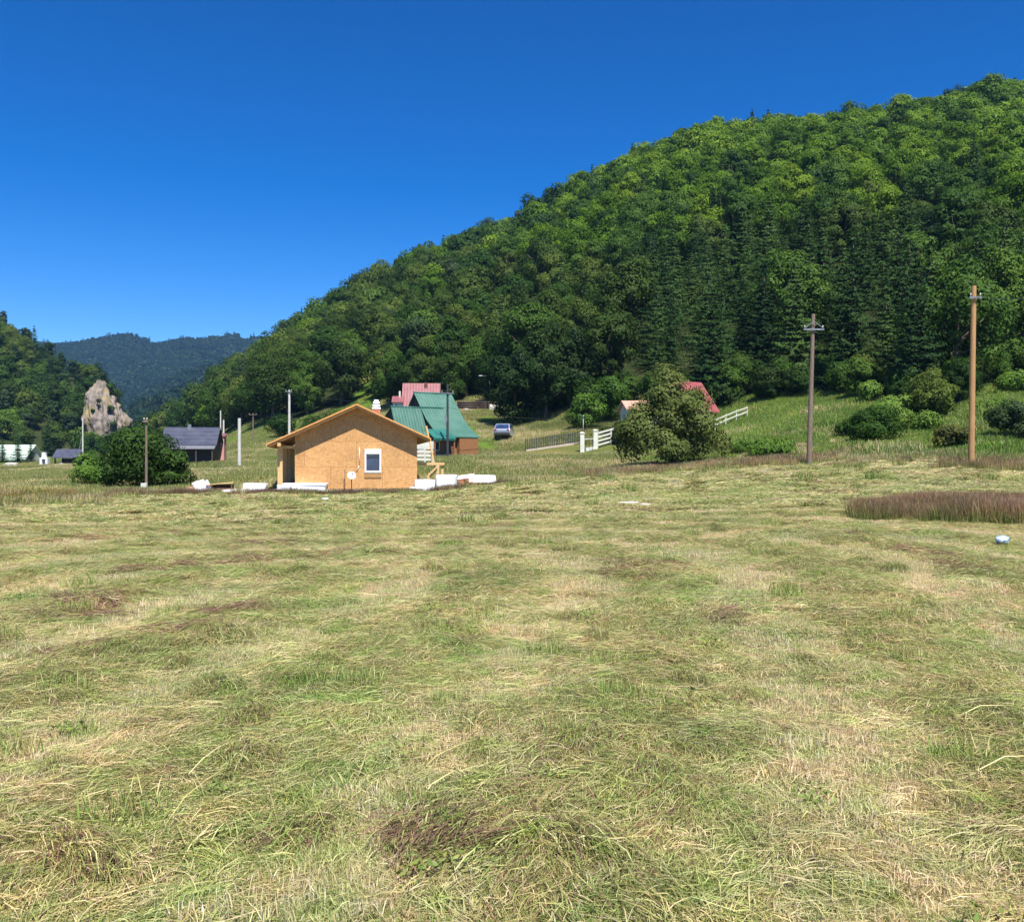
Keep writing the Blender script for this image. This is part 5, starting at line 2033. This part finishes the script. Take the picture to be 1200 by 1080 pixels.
def window_on(e, c, s, face=-1):
    fr_ = MB()
    w2, h2 = s[0] / 2, s[1] / 2
    for dx, dz, a, b in ((-w2, 0, .08, s[1] + .08), (w2, 0, .08, s[1] + .08), (0, h2, s[0] - .08, .08), (0, -h2, s[0] - .08, .08)):
        fr_.box((c[0] + dx, c[1], c[2] + dz), (a, .08, b))
    w = fr_.build('window', M['white'], e)
    mb_ = MB()
    mb_.box((c[0], c[1] + .01, c[2]), (s[0] - .08, .03, s[1] - .08))
    mb_.build('pane', M['glass'], w)


rz_ = 112.0
zb_ = EYE + (540 - 490) / F * rz_
rh = gable_house('red_roofed_house', 494, rz_ + 3, zb_, R(3), 4.0, 5.2, 1.4, zl(449, 115) + gp.z - zb_, (M['cream'], M['red_roof']), 'pale house with steep faded red roof above the green roofed house', .3)
mb = MB()
mb.box((.55, -.4, EYE + (540 - 452) / F * 114 - zb_), (.35, .35, .9))
mb.build('chimney', M['felt'], rh)
window_on(rh, (-1.3, -2.62, .75), (.6, .8))
lw = empty('small_red_annex', Vector(((466.5 - 600) / F * 113, 113, zb_)), R(3), 'small cream annex with red roof left of the faded red roof', 'house')
mb = MB()
mb.box((0, 0, .8), (1.15, 2.0, 2.2))
mb.build('wall', M['cream'], lw)
za_, zc_ = EYE + (540 - 464) / F * 113 - zb_, EYE + (540 - 471) / F * 112 - zb_
roof_sheet([(.2, za_), (-1.3, zc_)], -.7, .72).build('roof', M['red_roof'], lw)
roof_sheet([(.2, za_), (1.3, zc_)], -.7, .72).build('rear_roof', M['red_roof'], lw)
mb = MB()
mb.box((.2, .1, za_ + .25), (.2, .2, .7))
mb.build('chimney', M['cream'], lw)
window_on(lw, (-.1, -1.02, zc_ - .55), (.5, .6))

# dark roofed barn on the left
bz = EYE + (540 - 541) / F * 85
bY = 87.0
barn = gable_house('dark_barn', 226, bY, bz, R(9), 4.35, 4.2, 1.75, EYE + (540 - 500.5) / F * bY - bz, (M['dark_wood'], M['slate_roof']), 'timber barn with dark blue metal roof left of the plywood house', .3, 'barn')  # dark wood wall, with the shade under the eave put into its colour
mb = roof_sheet([(-2.1, 1.55), (-3.2, 1.2)], -2.4, 2.4, .07)
mb.build('porch_roof', surf('porch_grey', (.13, .13, .15), (.2, .2, .22), 4, .5), barn)
for xx_ in (-2.2, -.7, .8, 2.2):
    mb = MB()
    mb.box((xx_, -3.05, .5), (.12, .12, 1.45))
    mb.build('porch_post', M['dark_wood'], barn)
mb = MB()
mb.box((-.3, .05, EYE + (540 - 499.5) / F * bY - bz), (.3, .3, .35))
mb.build('chimney_cap', M['steel'], barn)
an = empty('pink_annex', Vector(((260 - 600) / F * 90, 90, EYE + (540 - 538) / F * 90)), R(9), 'narrow pink brick annex at the right end of the dark barn', 'outbuilding')
mb = MB()
mb.box((0, 0, 1.05), (.62, 1.6, 2.3))
mb.build('wall', M['orange_wall'], an)
roof_sheet([(.9, 2.5), (-.9, 2.2)], -.4, .4).build('roof', M['red_roof'], an)

# mint green hall, outdoor fireplace and pavilion far left
my = 192
mz = EYE + (540 - 546) / F * my
mh_ = gable_house('mint_hall', -8, my + 4, mz, R(2), 17.0, 9.0, 1.5, EYE + (540 - 521) / F * (my + 4) - mz, (M['cream'], M['mint']), 'long pale mint green hall behind young spruces at the left edge', .3, 'hall')
window_on(mh_, (4, -4.53, .8), (1.2, .8))
window_on(mh_, (-1, -4.53, .8), (1.2, .8))
fp = empty('outdoor_fireplace', on_ground(52.5, 140), 0, 'white stepped outdoor fireplace with square chimney left of the dark pavilion', 'fireplace')
mb = MB()
mb.box((-.42, 0, .5), (.32, .8, 1.2))
mb.box((.42, 0, .5), (.32, .8, 1.2))
mb.box((0, .3, .5), (.52, .2, 1.2))
mb.box((0, 0, 1.2), (1.16, .82, .22))
mb.build('hearth', M['white'], fp, bevel=.02)
mb = MB()
mb.box((-.1, .05, 1.65), (.6, .5, .7), taper=.12)
mb.box((-.1, .05, 2.05), (.58, .5, .12))
mb.build('chimney', M['white'], fp, bevel=.02)
pv = empty('pavilion', on_ground(82, 141), R(6), 'open dark wooden pavilion with black roof beside the thin grey pole', 'pavilion')
pz = pv.location.z
zr_, ze_ = EYE + (540 - 526) / F * 141 - pz, EYE + (540 - 536) / F * 139.5 - pz
roof_sheet([(0, zr_), (-2.0, ze_)], -1.9, 1.9).build('roof_slope', M['slate_roof'], pv)
roof_sheet([(0, zr_), (2.0, ze_)], -1.9, 1.9).build('roof_slope', M['slate_roof'], pv)
for xx_ in (-1.6, 0, 1.6):
    for yy_ in (-1.5, 1.5):
        mb = MB()
        mb.box((xx_, yy_, ze_ / 2 - .05), (.16, .16, ze_ + .2))
        mb.build('post', M['dark_wood'], pv)
mb = MB()
mb.box((0, 1.6, ze_ * .45), (3.2, .06, ze_ * .9))
mb.build('back_wall', M['dark_wood'], pv)
mb = MB()
mb.box((0, -1.55, .55), (3.1, .06, .1))
mb.box((0, -1.55, .25), (3.1, .06, .1))
mb.build('railing', M['dark_wood'], pv)
for j, (p_, s_, lab) in enumerate([(14, (1.7, 1.2, .75), 'biggest pale boulder below the young spruces'), (8, (1.0, .8, .5), 'small pale boulder left of the biggest boulder'), (72, (.6, .5, .5), 'small pale stone in front of the dark pavilion')]):
    soft_box('boulder', gpos(p_, 150 if p_ < 50 else 137, -.08), s_, j, M['stone'], lab, 'boulder', seed=21 + j, puff=.3)

# red roofed cottage and salmon shed either side of the wide tree
cY = 88
cz_ = EYE + (540 - 492) / F * cY
ct = gable_house('red_cottage', 804, cY, cz_, R(33), 3.4, 4.4, 1.0, EYE + (540 - 447) / F * cY - cz_, (M['brown_planks'], M['red_roof2']), 'cottage with steep bright red roof half hidden by the wide brownish tree', .25)
window_on(ct, (.6, -2.22, .55), (.6, .6))
sY = 86
sz_ = EYE + (540 - 494) / F * sY
sh = gable_house('salmon_shed', 752, sY, sz_, R(6), 3.2, 3.6, 1.15, EYE + (540 - 469.5) / F * sY - sz_, (M['cream'], M['salmon_roof']), 'low shed with faded salmon roof left of the wide brownish tree', .3, 'shed')
window_on(sh, (-1.0, -1.82, .6), (.5, .5))

# ------------------------------------------------------------------ fences and gate
def rail_fence(name, pts, label, mat_, rails, posts=True, hz=1.0, pw=.1, rw=(.04, .12)):
    base = Vector(pts[0])
    e = empty(name, base, 0, label, 'fence')
    for i, p in enumerate(pts):
        if posts:
            mb_ = MB()
            mb_.box(Vector(p) - base + Vector((0, 0, hz / 2 - .1)), (pw, pw, hz + .2))
            mb_.build('post', mat_, e, bevel=.008, seg=1)
    for i in range(len(pts) - 1):
        for h_ in rails:
            mb_ = MB()
            off_ = Vector((0, -pw / 2 - rw[0] / 2 - .003, 0))
            mb_.bar(Vector(pts[i]) - base + Vector((0, 0, h_)) + off_, Vector(pts[i + 1]) - base + Vector((0, 0, h_)) + off_, rw[0], rw[1])
            mb_.build('rail', mat_, e)
    return e


pts = [on_ground(616 + 63 * k / 5, 82 + .6 * k) for k in range(6)]
fe = rail_fence('picket_fence', pts, 'low dark metal picket fence on a pale kerb left of gateposts', M['dark_metal'], (.25, .95), True, 1.1, .07, (.03, .04))
mb = MB()
for k in range(31):
    f_ = k / 30 * 5
    i_ = min(int(f_), 4)
    p = Vector(pts[i_]).lerp(Vector(pts[i_ + 1]), f_ - i_) - Vector(pts[0])
    mb.box(p + Vector((0, -.09, .62)), (.06, .03, .95))
mb.build('pickets', M['dark_metal'], fe)
mb = MB()
for i in range(5):
    mb.bar(Vector(pts[i]) - Vector(pts[0]) + Vector((0, 0, .04)), Vector(pts[i + 1]) - Vector(pts[0]) + Vector((0, 0, .04)), .2, .22)
mb.build('kerb', M['concrete'], fe)
for p_, Y_, lab in ((682, 80, 'nearer left cream gatepost at the end of the dark picket fence'), (697.5, 82, 'right cream gatepost where the white rail fence begins')):
    q = on_ground(p_, Y_)
    gpst = empty('gatepost', q, .1, lab, 'gatepost', 'cream gateposts')
    mb = MB()
    mb.box((0, 0, .72), (.36, .36, 1.64))
    mb.build('shaft', M['cream'], gpst, bevel=.015)
    mb = MB()
    mb.box((0, 0, 1.58), (.46, .46, .08))
    mb.box((0, 0, 1.66), (.36, .36, .08), taper=.5)
    mb.build('cap', M['cream'], gpst, bevel=.01, seg=1)
gt = empty('garden_gate', on_ground(689.5, 81), 0, 'white low gate with one top rail between the cream gateposts', 'gate')
b0 = gt.location
mb = MB()
mb.bar(L_(685, 514.5, 80.4), L_(695.5, 514, 81.8), .05, .09)
mb.build('top_rail', M['cream'], gt)
mb = MB()
mb.bar(L_(687, 527.5, 80.6), L_(695.5, 526, 81.8), .08, .42)
mb.build('bottom_panel', M['white'], gt)
mb = MB()
for px_ in (686.5, 690.5, 694.5):
    mb.bar(L_(px_, 514, 81), L_(px_, 528, 81), .04)
mb.build('bars', M['dark_metal'], gt)
pts = [on_ground(700 + 16 * k, 82.3 + 1.4 * k) for k in range(3)]
rail_fence('white_rail_fence', pts, 'white rail fence climbing right from the cream gateposts', M['cream'], (.25, .6, .95, 1.3), True, 1.4, .12, (.05, .16))
pts = [on_ground(838 + 12.5 * k, 79.5 + 1.2 * k) for k in range(4)]
rail_fence('white_rail_fence', pts, 'two white rails climbing the bank beside the red cottage', M['cream'], (.55, .95), True, 1.05, .07, (.04, .10))
# dark log wall and pale stones at the wood edge behind the street lamp
q = on_ground(560, 118)
lgp = empty('log_pile', q, .05, 'dark brown log pile under the trees behind the street lamp', 'log pile')
for r_ in range(4):
    mb = MB()
    for k in range(2):
        mb.tube([(-2.6 + 2.62 * k, 0, .15 + .28 * r_), (-.02 + 2.62 * k, 0, .15 + .28 * r_)], .14, 10)
    mb.build('log_row', M['dark_wood'], lgp, smooth=True)
for j, (p_, s_, lab) in enumerate([(578, (.9, .8, .8), 'larger pale boulder at the wood edge by the street lamp'), (582, (.6, .5, .6), 'smaller pale boulder right of the street lamp'), (546, (.5, .5, .4), 'small pale stone left of the street lamp')]):
    soft_box('boulder', gpos(p_, 116, -.06), s_, j, M['stone'], lab, 'boulder', seed=31 + j, puff=.3)


# ------------------------------------------------------------------ poles
def pole(name, px, Y, pytop, r, mat_, label, lean=0.0, arm=None, stay=None, extra=None, cat='utility pole', r2=None):
    q_ = on_ground(px, Y)
    e = empty(name, q_, 0, label, cat)
    H_ = EYE + (540 - pytop) / F * Y - q_.z
    mb_ = MB()
    n_ = 6
    mb_.tube([(lean * H_ * i / n_, 0, -.4 if i == 0 else H_ * i / n_) for i in range(n_ + 1)], [r + ((r2 or r * .68) - r) * i / n_ for i in range(n_ + 1)], 14)
    mb_.build('shaft', mat_, e, smooth=False)
    if arm:
        py_a, half, kind = arm
        za = EYE + (540 - py_a) / F * Y - q_.z
        xa = lean * za
        mb_ = MB()
        mb_.box((xa, -r - .03, za), (half * 2, .07, .08))
        a_ = mb_.build('crossarm', M['steel'] if kind != 'wood' else M['pole_wood'], e)
        for sg in (-1, 1):
            mb_ = MB()
            mb_.lathe((xa + sg * (half - .06), -r - .03, za + .04), [(.010, 0), (.010, .05), (.036, .06), (.03, .10), (.036, .11), (.022, .15), (.004, .16)], 10)
            mb_.build('insulator', M['ceramic'], a_, smooth=True)
        if kind == 'brace':
            for sg in (-1, 1):
                mb_ = MB()
                mb_.bar((xa + sg * half * .9, -r - .07, za + .05), (xa + .01 * sg, -r - .07, za + .42), .03)
                mb_.build('brace', M['steel'], e)
    return e, q_, H_


pole('utility_pole', 948, 48, 368, .135, M['pole_wood'], 'weathered grey wooden pole with braced crossarm on the bank', .004 * 7, ('x', 0)[1] and None or (386.5, .52, 'brace'))
pole('utility_pole', 1138, 41, 335, .135, M['pole_new'], 'thick tan wooden pole standing in reddish grass at the right', .015, (349.5, .27, 'steel'), r2=.105)
e_, q_, H_ = pole('utility_pole', 171.5, 49.5, 490, .075, M['pole_wood'], 'thin wooden pole with white meter box before the round bush', .0, (494, .14, 'wood'))
mb = MB()
mb.box((-.06, -.14, .25), (.30, .2, .42))
mb.build('meter_box', M['cream'], e_, bevel=.015)
pole('utility_pole', 97, 118, 490, .10, M['concrete_pole'], 'thin pale grey pole beside the dark pavilion')
q = on_ground(97, 118)
mb = MB()
mb.tube([Vector((0, 0, 4.4)), W(88, 549, 116) - q], .02, 6)
o = mb.build('stay_wire', M['steel'])
o.location = q
tag(o, 'slanting stay wire from the thin pale pole to the ground', 'wire')
pole('utility_pole', 280.5, 74, 490, .14, M['concrete_pole'], 'short pale concrete pole between the dark barn and plywood house', r2=.12)
pole('utility_pole', 339, 98, 457, .15, M['concrete_pole'], 'tall pale concrete pole above the left eave of the plywood house', 0, (459, .35, 'steel'), r2=.11)
pole('utility_pole', 262, 104, 492, .12, M['concrete_pole'], 'pale short pole behind the right end of the dark barn')
pole('utility_pole', 258.5, 112, 481, .10, M['concrete_pole'], 'thin pale pole farthest back behind the dark barn roof')
pole('utility_pole', 296.5, 135, 484, .10, M['pole_wood'], 'small dark pole with crossarm on the slope behind the barn', 0, (486, .55, 'wood'))
e_, q_, H_ = pole('utility_pole', 524.5, 75.5, 450, .11, M['dark_metal'], 'dark metal pole with crossarm before the green roof', 0, (461, .50, 'steel'), r2=.08)
mb = MB()
mb.box((-.12, -.16, EYE + (540 - 491) / F * 75.5 - q_.z), (.18, .16, .5))
mb.box((-.14, -.16, EYE + (540 - 497) / F * 75.5 - q_.z), (.12, .12, .2))
mb.build('switch_box', M['steel'], e_)
# lamp by the wood edge
q = on_ground(574, 117)
lp = empty('street_lamp', q, 0, 'slender curved street lamp at the wood edge above the car', 'street lamp')
Hl = EYE + (540 - 440) / F * 117 - q.z
mb = MB()
mb.tube([(0, 0, -.2), (0, 0, Hl * .7), (-.1, 0, Hl * .88), (-.5, 0, Hl * .98), (-.95, 0, Hl)], [.07, .05, .045, .04, .035], 8)
mb.build('shaft', M['steel'], lp, smooth=True)
mb = MB()
mb.box((-1.15, 0, Hl - .02), (.5, .2, .1), taper=.3)
mb.build('lamp_head', M['steel'], lp, bevel=.02)
q = on_ground(683.5, 86)
lp = empty('garden_lamp', q, 0, 'thin grey lamp post behind the left cream gatepost', 'lamp post')
Hl = EYE + (540 - 489) / F * 86 - q.z
mb = MB()
mb.tube([(0, 0, -.2), (0, 0, Hl)], [.045, .03], 8)
mb.build('shaft', M['steel'], lp, smooth=True)
mb = MB()
mb.lathe((0, 0, Hl), [(.03, 0), (.09, .05), (.1, .15), (.03, .2), (.002, .21)], 10)
mb.build('lamp_head', M['steel'], lp, smooth=True)
# gate lamp globe on post
q = on_ground(686, 83.5)


def wire(a, b, sag, label, r=.012):
    mb_ = MB()
    a, b = Vector(a), Vector(b)
    pts_ = [(a.lerp(b, i / 14) - a) - Vector((0, 0, sag * 4 * (i / 14) * (1 - i / 14))) for i in range(15)]
    mb_.tube(pts_, r, 5)
    o_ = mb_.build('overhead_wire', M['dark_metal'], smooth=True)
    o_.location = a
    return tag(o_, label, 'wire', 'overhead wires')


wire(W(339, 459, 98), W(524.5, 477.5, 75.4), .35, 'overhead wire from the tall concrete pole to the dark metal pole')
wire(W(524.5, 477.5, 75.4), W(683.5, 491, 86), .35, 'overhead wire from the dark metal pole to the garden lamp')
wire(W(1142, 348.5, 40.7), W(1300, 345, 44), .15, 'overhead wire running right from the top of the tan pole')

# ------------------------------------------------------------------ parked car
cq = hit(591, 513.5, 85, 115)
car = empty('parked_car', cq + Vector((0, 0, -.02)), R(83), 'small silver blue car parked below the dark trees', 'car')
prof = [(-1.85, .42), (-1.88, .72), (-1.80, .92), (-1.30, 1.36), (-1.05, 1.43), (.25, 1.42), (.55, 1.30), (1.05, .98), (1.72, .82), (1.86, .62), (1.86, .36), (1.45, .26), (-1.5, .26)]
n = len(prof)
mb = MB()
secs = []
for (yy_, k, zi) in ((-.80, .90, -.10), (-.78, .98, -.03), (-.62, 1.0, 0), (.62, 1.0, 0), (.78, .98, -.03), (.80, .90, -.10)):
    secs.append([(x_ * (.985 if abs(yy_) > .7 else 1), yy_ * (.86 if z_ > 1.1 else 1.0), z_ + (zi if z_ > .5 else 0) * .5) for x_, z_ in prof])
vs = [p for s_ in secs for p in s_]
fs = [tuple(range(n)), tuple(range(6 * n - 1, 5 * n - 1, -1))]
for i in range(5):
    for k in range(n):
        fs.append((i * n + k, i * n + (k + 1) % n, (i + 1) * n + (k + 1) % n, (i + 1) * n + k))
mb.add(vs, fs)
mb.build('body', M['paint_car'], car, smooth=False)
for sg in (-1, 1):
    mb = MB()
    mb.add([(-1.15, sg * .715, 1.32), (.2, sg * .715, 1.34), (.75, sg * .80, 1.02), (-1.45, sg * .80, .98)], [(0, 1, 2, 3)])
    mb.build('side_window', M['glass'], car)
mb = MB()
mb.add([(-1.36, -.58, 1.33), (-1.36, .58, 1.33), (-1.80, .66, .96), (-1.80, -.66, .96)], [(0, 1, 2, 3)])
mb.build('rear_window', M['glass'], car)
mb = MB()
mb.add([(.60, -.58, 1.30), (.60, .58, 1.30), (1.09, .66, .99), (1.09, -.66, .99)], [(0, 1, 2, 3)])
mb.build('windscreen', M['glass'], car)
for xx_ in (-1.15, 1.2):
    for sg in (-1, 1):
        mb = MB()
        mb.lathe((xx_, sg * .70, .30), [(.19, -.09), (.30, -.09), (.31, -.05), (.31, .05), (.30, .09), (.19, .09)], 20, rot=Euler((R(90), 0, 0)))
        w_ = mb.build('wheel', M['rubber'], car, smooth=True)
        mb = MB()
        mb.lathe((xx_, sg * .70, .30), [(.005, -.06), (.19, -.085), (.19, .085), (.005, .06)], 20, rot=Euler((R(90), 0, 0)))
        mb.build('rim', M['steel'], w_, smooth=True)
for sg in (-1, 1):
    mb = MB()
    mb.box((-1.87, sg * .62, .80), (.06, .22, .16))
    mb.build('tail_light', M['redlamp'], car, bevel=.02)
    mb = MB()
    mb.box((1.80, sg * .58, .68), (.12, .26, .12))
    mb.build('headlight', M['ceramic'], car, bevel=.02)
mb = MB()
mb.box((-1.89, 0, .46), (.08, 1.5, .2))
mb.build('bumper', M['dark_metal'], car, bevel=.03)

# ------------------------------------------------------------------ litter on the field
q = hit(1174.5, 641)
pb = empty('plastic_bag', q + Vector((0, 0, .05)), .2, 'crumpled white and blue plastic bag on the hay at the right edge', 'plastic bag')
rngb = np.random.default_rng(4)
nb_ = 18
V, Fq = [], []
for i in range(nb_):
    th_ = math.pi * i / (nb_ - 1)
    for k in range(26):
        a_ = 6.283 * k / 26
        r_ = .10 * (1 + .28 * float(vnoise(np.array([math.cos(a_) * 2 + 5]), np.array([math.sin(a_) * 2 + th_ * 3]), .55, 8, 2)[0] - .5) * 2)
        V.append((r_ * math.sin(th_) * math.cos(a_), r_ * math.sin(th_) * math.sin(a_) * .8, .085 + r_ * math.cos(th_) * (1.05 if th_ < 1.57 else .8)))
ii = np.arange(nb_ * 26).reshape(nb_, 26)
ff = np.stack([ii[:-1], np.roll(ii[:-1], -1, 1), np.roll(ii[1:], -1, 1), ii[1:]], -1).reshape(-1, 4)
m, nt, out = nodes('crumpled_film')
f1 = noise_fac(nt, 14, 3)
c = ramp(nt, [(.38, (.14, .28, .48)), (.5, (.42, .52, .62)), (.62, (.78, .8, .82))], f1)
b = N(nt, 'ShaderNodeBsdfPrincipled', i_Roughness=.22)
nt.links.new(c, b.inputs['Base Color'])
nt.links.new(b.outputs[0], out.inputs[0])
pb.scale = (1.2, 1.0, .72)
link(bpy.data.objects.new('film', mesh_np('film', np.array(V), [ff], [m])), pb)
mb = MB()
for k in range(5):
    a_ = k * 1.25
    mb.add([(0, 0, .15), (.03 * math.cos(a_), .03 * math.sin(a_), .15), (.07 * math.cos(a_ + .3), .05 * math.sin(a_ + .3), .19), (.02 * math.cos(a_ + 1), .02 * math.sin(a_ + 1), .185)], [(0, 1, 2, 3)])
mb.build('knot', m, pb)
for (p_, py_, s_, lab) in [(737, 591.5, (.55, .35, .05), 'flat white scrap lying on the hay in mid field'), (381, 588.5, (.22, .16, .12), 'small white scrap on the hay before the plywood house'), (755, 593, (.3, .2, .03), 'small flat white scrap right of the bigger scrap')]:
    q = hit(p_, py_, 8, 60)
    soft_box('paper_scrap', q + Vector((0, 0, .05)), s_, .3, M['white'], lab, 'litter', seed=int(p_), puff=.3, n=6)
